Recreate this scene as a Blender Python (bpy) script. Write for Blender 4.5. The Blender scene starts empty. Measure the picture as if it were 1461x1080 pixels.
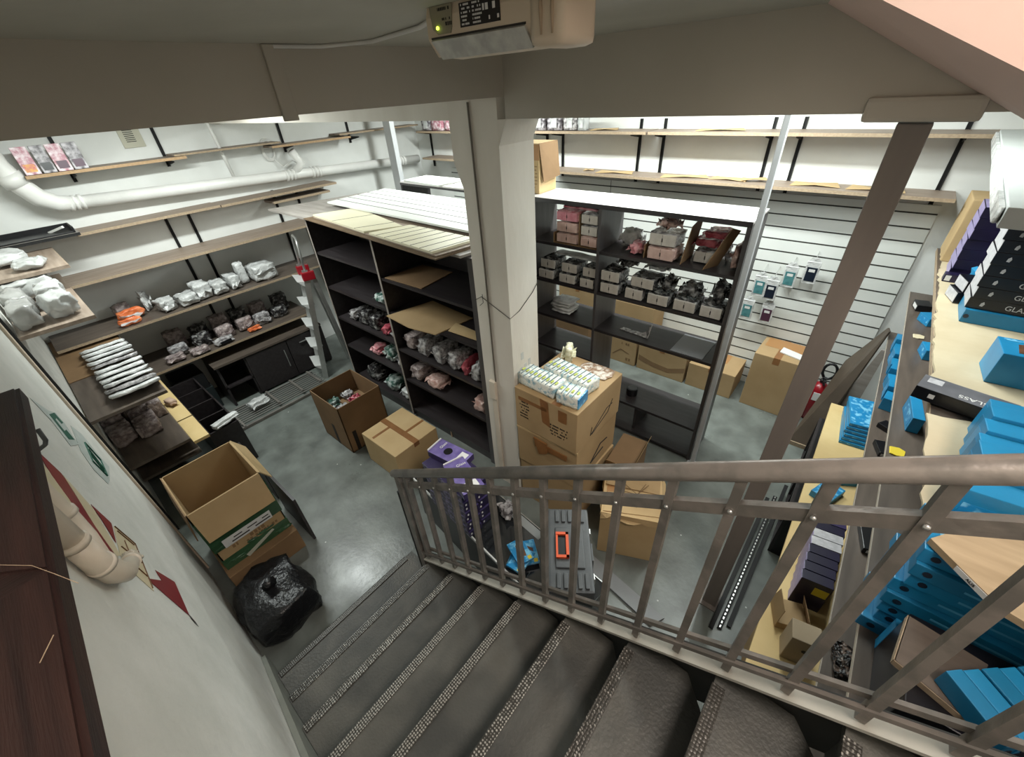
import bpy, bmesh, math, random
from mathutils import Vector, Matrix, noise
random.seed(7)
SC = bpy.context.scene
COL = SC.collection
PI = math.pi

# ------------------------------------------------------------------ materials
def lin(h):
    h = h.lstrip('#'); r = []
    for i in (0, 2, 4):
        c = int(h[i:i+2], 16) / 255
        r.append(c / 12.92 if c <= .04045 else ((c + .055) / 1.055) ** 2.4)
    return r + [1]
MATS = {}
def mat(name, col, rough=.55, col2=None, scale=6., metal=0., bump=0., bscale=40., stretch=None, coat=0., detail=6., lo=.35, hi=.7, dist=0.):
    if name in MATS: return MATS[name]
    m = bpy.data.materials.new(name); m.use_nodes = True
    nt = m.node_tree; b = nt.nodes['Principled BSDF']
    b.inputs['Roughness'].default_value = rough; b.inputs['Metallic'].default_value = metal
    b.inputs['Coat Weight'].default_value = coat
    tc = nt.nodes.new('ShaderNodeTexCoord')
    mp = nt.nodes.new('ShaderNodeMapping'); nt.links.new(tc.outputs['Object'], mp.inputs[0])
    if stretch: mp.inputs['Scale'].default_value = stretch
    if col2:
        n = nt.nodes.new('ShaderNodeTexNoise'); n.inputs['Scale'].default_value = scale; n.inputs['Detail'].default_value = detail
        n.inputs['Distortion'].default_value = dist
        nt.links.new(mp.outputs[0], n.inputs['Vector'])
        r = nt.nodes.new('ShaderNodeValToRGB')
        r.color_ramp.elements[0].position = lo; r.color_ramp.elements[0].color = lin(col)
        r.color_ramp.elements[1].position = hi; r.color_ramp.elements[1].color = lin(col2)
        nt.links.new(n.outputs['Fac'], r.inputs[0]); nt.links.new(r.outputs[0], b.inputs['Base Color'])
    else:
        b.inputs['Base Color'].default_value = lin(col)
    if bump:
        n2 = nt.nodes.new('ShaderNodeTexNoise'); n2.inputs['Scale'].default_value = bscale; n2.inputs['Detail'].default_value = 3
        nt.links.new(mp.outputs[0], n2.inputs['Vector'])
        bp = nt.nodes.new('ShaderNodeBump'); bp.inputs['Strength'].default_value = bump; bp.inputs['Distance'].default_value = .01
        nt.links.new(n2.outputs['Fac'], bp.inputs['Height']); nt.links.new(bp.outputs[0], b.inputs['Normal'])
    MATS[name] = m; return m
def glassy(name, col, alpha, rough=.15):
    if name in MATS: return MATS[name]
    m = mat(name, col, rough, bump=.5, bscale=30)
    m.node_tree.nodes['Principled BSDF'].inputs['Alpha'].default_value = alpha
    return m
def emit(name, col, s):
    if name in MATS: return MATS[name]
    m = mat(name, col); b = m.node_tree.nodes['Principled BSDF']
    b.inputs['Emission Color'].default_value = lin(col); b.inputs['Emission Strength'].default_value = s
    return m

def glassm(*a, **k):
    m = mat(*a, **k); m.node_tree.nodes['Principled BSDF'].inputs['Alpha'].default_value = .82; return m
# room surfaces
WHITE = mat('white_wall_paint', '#d3d4d0', .6, '#dfe0dd', 2.5, bump=.08, bscale=60)
NEARW = mat('rough_white_plaster', '#cfcfc8', .65, '#dddcd6', 5, bump=.35, bscale=25)
CEIL = mat('grey_ceiling_paint', '#b3b0a5', .75, '#bebbb0', 3, bump=.05)
BEAMM = mat('grey_beam_paint', '#aca69a', .7, '#b6b0a5', 2, bump=.06)
PILLW = mat('pillar_paint', '#dbd6cc', .6, '#cbc3b7', 3, bump=.1, stretch=(1, 1, .3))
PINK = mat('pink_soffit_paint', '#dcbfb4', .7, '#e3c9bf', 2, bump=.1, bscale=15)
def floor_mat():
    m = mat('concrete_floor', '#5d615d', .38, '#787e79', 4.5, bump=.12, bscale=30, detail=12, dist=.15)
    nt = m.node_tree; b = nt.nodes['Principled BSDF']
    tc = nt.nodes.new('ShaderNodeTexCoord')
    n = nt.nodes.new('ShaderNodeTexNoise'); n.inputs['Scale'].default_value = 1.3; n.inputs['Detail'].default_value = 8
    nt.links.new(tc.outputs['Object'], n.inputs['Vector'])
    mr = nt.nodes.new('ShaderNodeMapRange'); mr.inputs[1].default_value = .3; mr.inputs[2].default_value = .7
    mr.inputs[3].default_value = .22; mr.inputs[4].default_value = .55
    nt.links.new(n.outputs['Fac'], mr.inputs[0]); nt.links.new(mr.outputs[0], b.inputs['Roughness'])
    # pale specks of dropped plaster
    v = nt.nodes.new('ShaderNodeTexVoronoi'); v.inputs['Scale'].default_value = 5.5
    nt.links.new(tc.outputs['Object'], v.inputs['Vector'])
    c = nt.nodes.new('ShaderNodeMath'); c.operation = 'LESS_THAN'; c.inputs[1].default_value = .035
    nt.links.new(v.outputs['Distance'], c.inputs[0])
    mx = nt.nodes.new('ShaderNodeMix'); mx.data_type = 'RGBA'
    src = b.inputs['Base Color'].links[0].from_socket
    nt.links.new(c.outputs[0], mx.inputs[0]); nt.links.new(src, mx.inputs[6]); mx.inputs[7].default_value = lin('#c4c7c2')
    nt.links.new(mx.outputs[2], b.inputs['Base Color'])
    return m
FLOOR = floor_mat()
# timber, laminate
PLANK = mat('grey_brown_plank', '#7d6d5f', .55, '#97887a', 5, stretch=(6, .6, 6), detail=8)
PLANKX = mat('grey_brown_plank_x', '#7d6d5f', .55, '#97887a', 5, stretch=(.6, 6, 6), detail=8)
CHIP = mat('raw_chipboard_edge', '#93806a', .8, '#a8957c', 60)
ORG = mat('raw_orange_edge', '#a58866', .8, '#b69878', 60)
EDGEP = mat('pale_edge_strip', '#a69c8e', .5, '#b3a99b', 20)
DKPLANK = mat('dark_shelf_laminate', '#4f463f', .45, '#645950', 4, stretch=(5, .7, 5), detail=8)
DKPLANKX = mat('dark_shelf_laminate_x', '#4f463f', .45, '#645950', 4, stretch=(.7, 5, 5), detail=8)
WENGE = mat('black_brown_laminate', '#272223', .38, '#343031', 5, stretch=(.7, 6, 6), detail=6)
WENGEG = mat('grey_sheen_laminate', '#464242', .4, '#524e4e', 4, stretch=(6, 6, .7), detail=6)
TOPW = mat('dusty_pale_laminate', '#c3bebb', .45, '#d3cfcc', 4, stretch=(.5, 5, 5))
GREYB = mat('weathered_grey_board', '#86807a', .6, '#a09a94', 4, stretch=(.6, 5, 5), detail=8)
LEDGE = mat('dark_red_brown_wood', '#1e1110', .45, '#33201c', 7, stretch=(.8, 14, 14), detail=9, bump=.12, bscale=50)
LEDGE2 = mat('dark_red_brown_wood_cross', '#1a0f0e', .45, '#2b1a17', 7, stretch=(14, .8, 14), detail=9, bump=.12, bscale=50)
BEIGE = mat('beige_lining_board', '#c9ae78', .7, '#d6bd89', 3, bump=.1)
LINER = mat('beige_card_liner', '#b9a98b', .8, '#c6b89b', 4, bump=.12, bscale=20)
PLY = mat('plywood_face', '#a08a6c', .6, '#b59e7f', 5, stretch=(.8, 5, 5), detail=7)
CARD = mat('brown_cardboard', '#9d825c', .78, '#ab906a', 3, bump=.1, bscale=18)
CARDP = mat('pale_cardboard', '#b59a6f', .78, '#c2a87e', 3, bump=.1, bscale=18)
CARDD = mat('dark_cardboard', '#745a3d', .8, '#86694a', 3, bump=.1, bscale=18)
TAPE = mat('brown_parcel_tape', '#7f5632', .35, '#8c613a', 12)
INK = mat('black_print', '#1f1a18', .7)
REDINK = mat('red_print', '#7a2f22', .7)
GREENT = mat('green_packing_tape', '#2c4a32', .28, '#3b5c40', 8, bump=.5, bscale=25)
PAPER = mat('white_paper', '#d9d8d6', .7)
SLAT = mat('white_slatwall', '#cfd2cd', .5, '#d9dbd7', 2)
SLATC = mat('cream_slat_panel', '#cfc9ae', .5, '#dcd7bf', 2)
GROOVE = mat('dark_groove', '#33332f', .8)
# metals
STEELG = mat('grey_painted_steel', '#77726d', .38, '#89847e', 8, metal=.25, bump=.08, bscale=60)
STEELR = mat('worn_grey_rail_paint', '#6c6863', .34, '#827b75', 14, metal=.3, bump=.12, bscale=45, detail=10, lo=.4, hi=.6)
COLM = mat('brown_grey_column_paint', '#6b635d', .42, '#776e67', 3, stretch=(4, 4, .5))
COLL = mat('light_grey_column_paint', '#b9bbbd', .45, '#c4c6c8', 3)
STRG = mat('pale_stringer_steel', '#9c9990', .5, '#b1aea5', 6, metal=.1)
BLACKM = mat('black_metal', '#0b0b0c', .65)
ALU = mat('aluminium', '#b9bab8', .3, '#cfcfcd', 9, metal=.8)
CHROME = mat('chrome', '#d0d0d0', .15, metal=1.)
TREAD = mat('dark_rubber_tread', '#393936', .5, '#57554f', 3.5, bump=.2, bscale=90, detail=9, dist=.4)
NOSE = None
# plastics
CREAM = mat('cream_plastic', '#c9b9a4', .4, '#d0c1ad', 3)
PIPEW = mat('painted_white_pipe', '#d8d7d3', .4, '#e2e1dd', 5, bump=.1)
PIPEC = mat('cream_painted_pipe', '#cbbfae', .4, '#d8cebf', 5, bump=.15)
BLKPL = mat('black_plastic', '#131316', .35)
GRYPL = mat('charcoal_plastic', '#45484a', .5, '#505355', 8, bump=.1)
ORANGE = mat('orange_plastic', '#d8572c', .4)
REDPL = mat('red_plastic', '#8e1420', .3)
TRASH = mat('black_bin_liner', '#101013', .33, bump=.9, bscale=38)
CLEAR = glassy('clear_wrap', '#d5d8d8', .55, .14)
BAGW = mat('frosted_white_bag', '#a6a7a5', .18, '#dcdddc', 12, bump=1., bscale=38, detail=8, lo=.3, hi=.65)
BAGG = glassm('frosted_grey_bag', '#878683', .26, '#b2b2af', 5, bump=.8, bscale=12, detail=8)
BAGF = glassm('frosted_pale_bag', '#a3a4a2', .26, '#cfd0ce', 5, bump=.8, bscale=12, detail=8)
BAGM = mat('mauve_clear_wrap', '#6d5f5f', .16, '#c0b2ae', 22, bump=1., bscale=60, detail=8, lo=.35, hi=.7)
BAGK = mat('black_clear_wrap', '#2a2829', .14, '#a9a7a5', 20, bump=1., bscale=45, detail=8, lo=.48, hi=.72)
BAGP = mat('pink_clear_wrap', '#b85f6b', .16, '#e2b0b2', 20, bump=1., bscale=45, detail=8)
BAGPE = mat('peach_clear_wrap', '#b58c83', .16, '#dcc3ba', 20, bump=1., bscale=45, detail=8)
BAGRED = mat('crimson_wrap', '#93303f', .16, '#c9707a', 18, bump=.8, bscale=45)
BAGS = mat('silver_clear_wrap', '#5d595a', .12, '#cfcccc', 26, bump=1., bscale=60, detail=8)
BAGGR = mat('green_white_wrap', '#3a5a50', .14, '#c3ccc8', 16, bump=1., bscale=40, detail=7, lo=.42, hi=.62)
ORNG = mat('orange_wrap', '#c75a2a', .3, '#e58a5a', 16, bump=.8, bscale=40)
BOXW = mat('off_white_box_card', '#b8b0a8', .6, '#c6bfb7', 30)
BOXPE = mat('peach_box_card', '#c09f95', .6, '#cfb0a6', 30)
BOXPK = mat('pink_box_card', '#c17480', .6, '#cf8f98', 30)
BLUE = mat('blue_box_card', '#1c79a8', .36, '#2789b8', 6)
BLUED = mat('blue_box_spine', '#166b93', .4, '#1c7aa6', 6)
BLUEP = mat('blue_printed_sleeve', '#1d7fb5', .35, '#79bfe0', 28, detail=8, lo=.5, hi=.62)
BLKBOX = mat('black_glossy_card', '#0e0e14', .32)
SILV = mat('silver_card_end', '#a9a8ab', .35, '#c3c2c5', 40)
PURP = mat('purple_box_card', '#2d2449', .38, '#3c325c', 8)
PURPD = mat('dark_purple_card', '#17132b', .35, '#221c3c', 6)
LAV = mat('lavender_card_end', '#8e84b0', .4, '#a49bc2', 40)
PRINTP = mat('purple_printed_end', '#2a2338', .4, '#77708f', 40, detail=8, lo=.45, hi=.62)
BROWNF = mat('brown_printed_figure', '#4b2f20', .5, '#6a452d', 20)
YELLOW = mat('yellow_price_sticker', '#d9c02c', .6)
GREENL = mat('green_print', '#1d5a48', .6)
REDS = mat('crimson_sign_vinyl', '#7d1a28', .35, '#8c2231', 4)
CREAMS = mat('cream_sign_vinyl', '#cfc1a0', .45, '#d9ccad', 4)
PALEG = mat('pale_grey_green_print', '#b1bab5', .6, '#c3c9c5', 12)
TEAL = mat('teal_print', '#3f7478', .4, '#5a8f92', 30)
NAVY = mat('navy_print', '#16202f', .35)
PLUM = mat('plum_print', '#4a2a3e', .4)
TINS = mat('dark_patterned_print', '#4a4448', .4, '#b9b4b8', 26, detail=8, lo=.4, hi=.62)
PINKPR = mat('pink_patterned_print', '#a86a78', .4, '#e0d0d4', 24, detail=8, lo=.42, hi=.62)

# ------------------------------------------------------------------ mesh helpers
def nvec(p): return Vector((noise.noise(p), noise.noise(p + Vector((37.3, 11.7, 5.1))), noise.noise(p + Vector((-19.4, 53.9, 23.6))))) 
class MB:
    def __init__(s): s.bm = bmesh.new()
    def box(s, x0, x1, y0, y1, z0, z1, bev=0, M=None):
        r = bmesh.ops.create_cube(s.bm, size=1)
        vs = r['verts']
        T = Matrix.Translation(((x0+x1)/2, (y0+y1)/2, (z0+z1)/2)) @ Matrix.Diagonal((abs(x1-x0), abs(y1-y0), abs(z1-z0), 1))
        bmesh.ops.transform(s.bm, matrix=T, verts=vs)
        if bev:
            es = list(dict.fromkeys(e for v in vs for e in v.link_edges))
            rr = bmesh.ops.bevel(s.bm, geom=es, offset=bev, segments=2, affect='EDGES', profile=.6)
            vs = [v for v in rr['verts']]
            vs = list({v for f in rr['faces'] for v in f.verts} | set(vs))
        if M: bmesh.ops.transform(s.bm, matrix=M, verts=[v for v in vs if v.is_valid])
        return s
    def bar(s, p0, p1, w, h, up=(0, 0, 1)):
        p0, p1 = Vector(p0), Vector(p1); d = p1 - p0; L = d.length; d.normalize()
        u = Vector(up); sd = d.cross(u)
        if sd.length < 1e-4: sd = d.cross(Vector((0, 1, 0)))
        sd.normalize(); u = sd.cross(d)
        M = Matrix((d, sd, u)).transposed().to_4x4(); M.translation = (p0 + p1) / 2
        r = bmesh.ops.create_cube(s.bm, size=1)
        bmesh.ops.transform(s.bm, matrix=M @ Matrix.Diagonal((L, w, h, 1)), verts=r['verts']); return s
    def tube(s, pts, r, n=10, cap=True):
        pts = [Vector(p) for p in pts]; rings = []
        prev = None
        for i, p in enumerate(pts):
            d = (pts[min(i+1, len(pts)-1)] - pts[max(i-1, 0)]).normalized()
            a = prev if prev is not None else (Vector((0, 0, 1)) if abs(d.z) < .9 else Vector((1, 0, 0)))
            sd = d.cross(a)
            if sd.length < 1e-5: sd = d.cross(Vector((0, 1, 0)))
            sd.normalize(); u = sd.cross(d).normalized(); prev = u
            rr = r[i] if isinstance(r, (list, tuple)) else r
            rings.append([s.bm.verts.new(p + (sd * math.cos(t) + u * math.sin(t)) * rr) for t in [2*PI*k/n for k in range(n)]])
        for a, b in zip(rings, rings[1:]):
            for k in range(n): s.bm.faces.new((a[k], a[(k+1) % n], b[(k+1) % n], b[k]))
        if cap:
            s.bm.faces.new(rings[0][::-1]); s.bm.faces.new(rings[-1])
        return s
    def prism(s, poly, t, M=None):
        """poly: 3-D points of a flat outline, t: thickness vector"""
        t = Vector(t); a = [s.bm.verts.new(Vector(p)) for p in poly]; b = [s.bm.verts.new(Vector(p) + t) for p in poly]
        n = len(poly); s.bm.faces.new(a[::-1]); s.bm.faces.new(b)
        for k in range(n): s.bm.faces.new((a[k], a[(k+1) % n], b[(k+1) % n], b[k]))
        if M: bmesh.ops.transform(s.bm, matrix=M, verts=a+b)
        return s
    def lump(s, c, size, amp=.01, seg=5, seed=0, rnd=.25, M=None, f=9.):
        """a crumpled, round-cornered packet standing on c (centre of its base)"""
        n = seg + 1; D = {}
        def gv(i, j, k):
            if (i, j, k) not in D: D[(i, j, k)] = s.bm.verts.new((2*i/n-1, 2*j/n-1, 2*k/n-1))
            return D[(i, j, k)]
        for a in range(n):
            for c2 in range(n):
                for e in (0, n):
                    for q4 in ([(e, a, c2), (e, a+1, c2), (e, a+1, c2+1), (e, a, c2+1)], [(a, e, c2), (a+1, e, c2), (a+1, e, c2+1), (a, e, c2+1)], [(a, c2, e), (a+1, c2, e), (a+1, c2+1, e), (a, c2+1, e)]):
                        s.bm.faces.new([gv(*t) for t in q4])
        vs = list(D.values())
        sx, sy, sz = size; o = Vector((seed * 3.7, seed * 1.3, seed * 2.1))
        for v in vs:
            p = v.co.copy(); q = p.normalized() * 1.12
            p = p.lerp(q, rnd)
            p = Vector((p.x * sx / 2, p.y * sy / 2, p.z * sz / 2))
            p += nvec(p * f / max(.05, max(size)) * .5 + o) * amp * 1.6 + nvec(p * 40 + o) * amp * .5
            v.co = p
        ax = [(min(v.co[i] for v in vs), max(v.co[i] for v in vs)) for i in range(3)]
        for v in vs:  # keep the packet inside the stated size, standing on its base
            v.co = Vector([((v.co[i]-ax[i][0])/max(1e-6, ax[i][1]-ax[i][0]) - (.5 if i < 2 else 0)) * (sx, sy, sz)[i] for i in range(3)])
        T = Matrix.Translation(Vector(c))
        if M is not None: T = T @ M
        bmesh.ops.transform(s.bm, matrix=T, verts=vs)
        return s
    def obj(s, name, m, parent=None, smooth=False):
        bmesh.ops.recalc_face_normals(s.bm, faces=s.bm.faces)
        me = bpy.data.meshes.new(name); s.bm.to_mesh(me); s.bm.free()
        if smooth:
            for p in me.polygons: p.use_smooth = True
        me.materials.append(m)
        o = bpy.data.objects.new(name, me); COL.objects.link(o)
        if parent: o.parent = parent
        return o
def tag(o, label, cat, group=None):
    o['label'] = label; o['category'] = cat
    if group: o['group'] = group
    return o
def thing(name, label, cat, loc=(0, 0, 0), rz=0, group=None, rot=None):
    o = bpy.data.objects.new(name, None); COL.objects.link(o); o.empty_display_size = .1
    o.location = loc; o.rotation_euler = rot if rot else (0, 0, rz)
    return tag(o, label, cat, group)
def struct(name, mb, m): 
    o = mb.obj(name, m); o['kind'] = 'structure'; return o
def dup(root, loc, rz=None, label=None, group=None, rot=None, scale=None):
    r = root.copy(); COL.objects.link(r); r.location = loc
    if rz is not None: r.rotation_euler = (0, 0, rz)
    if rot is not None: r.rotation_euler = rot
    if scale is not None: r.scale = scale
    if label: r['label'] = label
    if group: r['group'] = group
    for ch in list(root.children):
        c = ch.copy(); COL.objects.link(c); c.parent = r
        for g in list(ch.children):
            d = g.copy(); COL.objects.link(d); d.parent = c
    return r
def lettering(s, size, m, parent, loc, rot, name='lettering', ext=.0008, align='CENTER'):
    cu = bpy.data.curves.new(name, 'FONT'); cu.body = s; cu.size = size; cu.extrude = ext
    cu.align_x = align; cu.align_y = 'CENTER'
    tmp = bpy.data.objects.new(name, cu); COL.objects.link(tmp)
    me = bpy.data.meshes.new_from_object(tmp.evaluated_get(bpy.context.evaluated_depsgraph_get()))
    bpy.data.objects.remove(tmp)
    me.materials.clear(); me.materials.append(m)
    o = bpy.data.objects.new(name, me); COL.objects.link(o); o.parent = parent
    o.location = loc; o.rotation_euler = rot; return o
def RZ(a): return Matrix.Rotation(a, 4, 'Z')
# ------------------------------------------------------------------ camera (calibrated on the room's edges)
cam = bpy.data.cameras.new('camera'); co = bpy.data.objects.new('camera', cam); COL.objects.link(co)
FPX, PITCH, ROLL, YAW = 589.65, math.radians(35.0993), math.radians(-3.9222), math.radians(42.0176)
cam.sensor_width = 36; cam.sensor_fit = 'HORIZONTAL'; cam.lens = FPX / 1461 * 36; cam.clip_start = .02
fw = Vector((-math.sin(YAW)*math.cos(PITCH), math.cos(YAW)*math.cos(PITCH), -math.sin(PITCH)))
rt = Vector((math.cos(YAW), math.sin(YAW), 0)); up = rt.cross(fw)
r2 = rt*math.cos(ROLL) + up*math.sin(ROLL); u2 = -rt*math.sin(ROLL) + up*math.cos(ROLL)
Mc = Matrix((r2, u2, -fw)).transposed().to_4x4(); Mc.translation = (0, 0, 3.0)
co.matrix_world = Mc
SC.camera = co

# ------------------------------------------------------------------ room shell
XL, XR, YB, YN, ZC = -5.92, .95, 4.75, -.26, 3.15
struct('floor', MB().box(XL-.2, 2.4, -.5, YB+.2, -.1, 0), FLOOR)
struct('wall_left', MB().box(XL-.15, XL, -.5, YB+.15, 0, ZC+.3), WHITE)
struct('wall_back', MB().box(XL-.15, XR+.15, YB, YB+.15, 0, ZC+.3), WHITE)
struct('wall_right', MB().box(XR, XR+.12, .84, YB, 0, ZC), WHITE)
struct('wall_near', MB().box(-3.16, 2.4, YN-.3, YN, 0, 5.2).box(XL, -3.15, YN-.3, YN-.035, 0, ZC+.3), NEARW)
struct('wall_stair_end', MB().box(2.4, 2.5, -.6, 2.2, 0, 5.2), NEARW)
struct('wall_upper', MB().box(-.25, 2.4, 1.52, 1.6, ZC+.25, 5.2), NEARW)
struct('ceiling', MB().box(XL-.15, -.25, -.5, YB+.15, ZC, ZC+.25).box(-.25, 2.5, 1.52, YB+.15, ZC, ZC+.25), CEIL)
struct('beam', MB().box(-2.02, -1.6, YN, 1.86, 2.965, ZC), BEAMM)
b = struct('beam', MB().box(-1.6, 2.4, 1.86, 2.16, 2.872, ZC).box(-.14, .13, 1.838, 1.95, 2.85, 2.915, .012), BEAMM)
struct('beam', MB().box(XL, -1.96, 1.9, 2.16, 2.865, ZC), PILLW)
p = MB().box(-1.96, -1.655, 1.86, 2.16, 0, 2.965)
p.prism([(-2.02, 1.862, 2.964), (-2.02, 1.862, 2.66), (-1.955, 1.862, 2.5), (-1.955, 1.862, 2.964)], (0, .29, 0))
p.prism([(-1.657, 1.861, 2.87), (-1.655, 1.861, 2.75), (-1.6, 1.861, 2.87)], (0, .29, 0))
struct('pillar', p, PILLW)
# sloping underside of the flight above, top right
o = MB(); A_ = [(-.44, 1.5, 3.26), (.58, 1.5, 2.74), (.95, 1.5, 2.74), (.95, 1.5, 3.26)]; B_ = [(-.52, 1.858, 3.26), (.42, 1.858, 2.74), (.95, 1.858, 2.74), (.95, 1.858, 3.26)]
va, vb = [o.bm.verts.new(q) for q in A_], [o.bm.verts.new(q) for q in B_]
o.bm.faces.new(va); o.bm.faces.new(vb[::-1])
for k in range(4): o.bm.faces.new((va[k], vb[k], vb[(k+1) % 4], va[(k+1) % 4]))
o = o.obj('stair_soffit', PINK); o['kind'] = 'structure'
struct('trim_1', MB().box(-3.215, -3.16, YN-.035, YN+.012, .0, 2.9, .006), CREAM)

# ------------------------------------------------------------------ staircase
T0, TT, TR = -1.86, .279, .1805
def nos(x): return TR + (x - T0) * TR / TT
def nose_mat():
    m = bpy.data.materials.new('studded_steel_nosing'); m.use_nodes = True; nt = m.node_tree; b = nt.nodes['Principled BSDF']
    tc = nt.nodes.new('ShaderNodeTexCoord'); v = nt.nodes.new('ShaderNodeTexVoronoi'); v.inputs['Scale'].default_value = 95
    v.inputs['Randomness'].default_value = .25
    nt.links.new(tc.outputs['Object'], v.inputs['Vector'])
    r = nt.nodes.new('ShaderNodeValToRGB'); r.color_ramp.elements[0].position = .28; r.color_ramp.elements[0].color = lin('#a5a29b')
    r.color_ramp.elements[1].position = .42; r.color_ramp.elements[1].color = lin('#3e3c38')
    nt.links.new(v.outputs['Distance'], r.inputs[0]); nt.links.new(r.outputs[0], b.inputs['Base Color'])
    b.inputs['Roughness'].default_value = .32; b.inputs['Metallic'].default_value = .35
    bp = nt.nodes.new('ShaderNodeBump'); bp.inputs['Strength'].default_value = .6; bp.inputs['Distance'].default_value = .004; bp.invert = True
    nt.links.new(v.outputs['Distance'], bp.inputs['Height']); nt.links.new(bp.outputs[0], b.inputs['Normal'])
    return m
NOSE = nose_mat()
st = thing('staircase', 'dark grey worn staircase going down beside the white wall, with studded steel nosings', 'staircase', (0, 0, 0))
for k in range(1, 13):
    x, z = T0 + (k-1)*TT, k*TR
    s = MB().prism([(x, -.232, z-.03), (x+TT+.02, -.232, z-.03), (x+TT+.02, .70, z-.03), (x+TT-.07, .80, z-.03), (x, .80, z-.03)], (0, 0, .03)).box(x+.012, x+.03, -.232, .76, z-TR, z-.03).obj('step', TREAD, st)
    MB().box(x-.004, x+.036, -.225, .74, z-.004, z+.005, .002).obj('nosing_strip', NOSE, s)
sk = MB()
xa, xb = -2.05, 1.5
sk.prism([(xa, -.258, nos(xa)+.1), (xb, -.258, nos(xb)+.1), (xb, -.258, nos(xb)-.3), (xa+.3, -.258, 0), (xa, -.258, 0)], (0, .024, 0))
sk.obj('wall_skirting_strip', mat('grey_green_skirting', '#74766f', .6, '#83857d', 5), st)
sg = MB().prism([(-1.59, .806, nos(-1.59)+.045), (1.4, .806, nos(1.4)+.045), (1.4, .806, nos(1.4)-.2), (-1.40, .806, 0), (-1.59, .806, 0)], (0, .012, 0))
sg = sg.obj('stringer', mat('dark_stringer_web', '#2b2a28', .6), st)
MB().bar((-1.59, .775, nos(-1.59)+.05), (1.4, .775, nos(1.4)+.05), .06, .012).obj('top_flange', STRG, sg)

# ------------------------------------------------------------------ stair railing
ra = thing('stair_railing', 'grey painted steel stair railing with vertical bars and a flat top handrail', 'railing', (0, 0, 0))
RY = .77
def sl(off0, off1, x): t = (x + 1.67) / 2.0; return nos(x) + off0 + (off1 - off0) * t
xs0, xs1 = -1.66, 1.2
def railbar(name, o0, o1, w, h, x0=xs0, x1=xs1, y=RY, bev=False):
    m = MB().bar((x0, y, sl(o0, o1, x0)), (x1, y, sl(o0, o1, x1)), w, h)
    return m.obj(name, STEELR, ra)
hm = MB(); P0 = (xs0-.02, RY, sl(.885, .94, xs0-.02)); P1 = (xs1, RY, sl(.885, .94, xs1))
hm.tube([(P0[0], RY, P0[2]+.004), (P1[0], RY, P1[2]+.004)], .0235, 16)
h = hm.obj('handrail', STEELR, ra, True)
railbar('middle_rail', .80, .815, .018, .034)
railbar('lower_rail', .155, .16, .012, .02, y=RY+.012)
railbar('lower_rail', .125, .13, .012, .016, y=RY-.012)
for i in range(19):
    x = -1.40 + i*.1366
    MB().box(x-.011, x+.011, RY-.012, RY+.012, nos(x)+.066, sl(.885, .94, x)).obj('baluster', STEELR, ra)
ps = MB().box(-1.65, -1.60, RY-.02, RY+.03, .1815, sl(.885, .94, -1.63)).box(-1.56, -1.53, RY-.015, RY+.015, nos(-1.53)+.07, sl(.885, .94, -1.55)).obj('post', STEELR, ra)
MB().box(-1.672, -1.652, RY-.02, RY+.03, .1815, 1.05).obj('corner_angle', BLACKM, ra)
for i in range(19):
    x = -1.40 + i*.1366
    MB().lump((x, RY-.016, sl(.80, .815, x)-.006), (.012, .008, .012), 0, 1, 0, .8).obj('rivet', ALU, ra, True)
# ------------------------------------------------------------------ wall shelving
def shelf(label, x0, x1, y0, y1, z, m, edge, along='y', t=.025, em=None, group=None, tilt=0):
    """board with its top at z; edge: side that carries the edge band ('+x','-x','-y','+y')"""
    r = thing('wall_shelf', label, 'shelf', ((x0+x1)/2, (y0+y1)/2, z), 0, group, rot=(0, 0, tilt))
    hx, hy = (x1-x0)/2, (y1-y0)/2
    MB().box(-hx, hx, -hy, hy, -t, 0).obj('board', m, r)
    e = MB(); w = .0025
    if edge == '+x': e.box(hx, hx+w, -hy, hy, -t, 0)
    if edge == '-x': e.box(-hx-w, -hx, -hy, hy, -t, 0)
    if edge == '-y': e.box(-hx, hx, -hy-w, -hy, -t, 0)
    if edge == '+y': e.box(-hx, hx, hy, hy+w, -t, 0)
    e.obj('edge_band', em or CHIP, r)
    return r
def upright(label, x, y, z0, z1, nrm, group):
    """slotted black channel on a wall; nrm: direction out of the wall"""
    r = thing('shelf_upright', label, 'shelf upright', (x, y, z0), 0, group)
    n = Vector(nrm); s = Vector((-n.y, n.x, 0))
    m = MB(); L = z1 - z0
    for k in (-1, 1): m.bar(n*.008 + s*.011*k, n*.008 + s*.011*k + Vector((0, 0, L)), .006, .016, up=n)
    m.bar(n*.002, n*.002 + Vector((0, 0, L)), .028, .004, up=n)
    m.obj('channel', BLACKM, r)
    return r
def bracket(parent, p, n, L=.24):
    n = Vector(n)
    MB().prism([p, Vector(p)+n*L, Vector(p)+n*L+Vector((0, 0, -.012)), Vector(p)+Vector((0, 0, -.05))], Vector((-n.y, n.x, 0))*.004).obj('bracket', BLACKM, parent)

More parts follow.
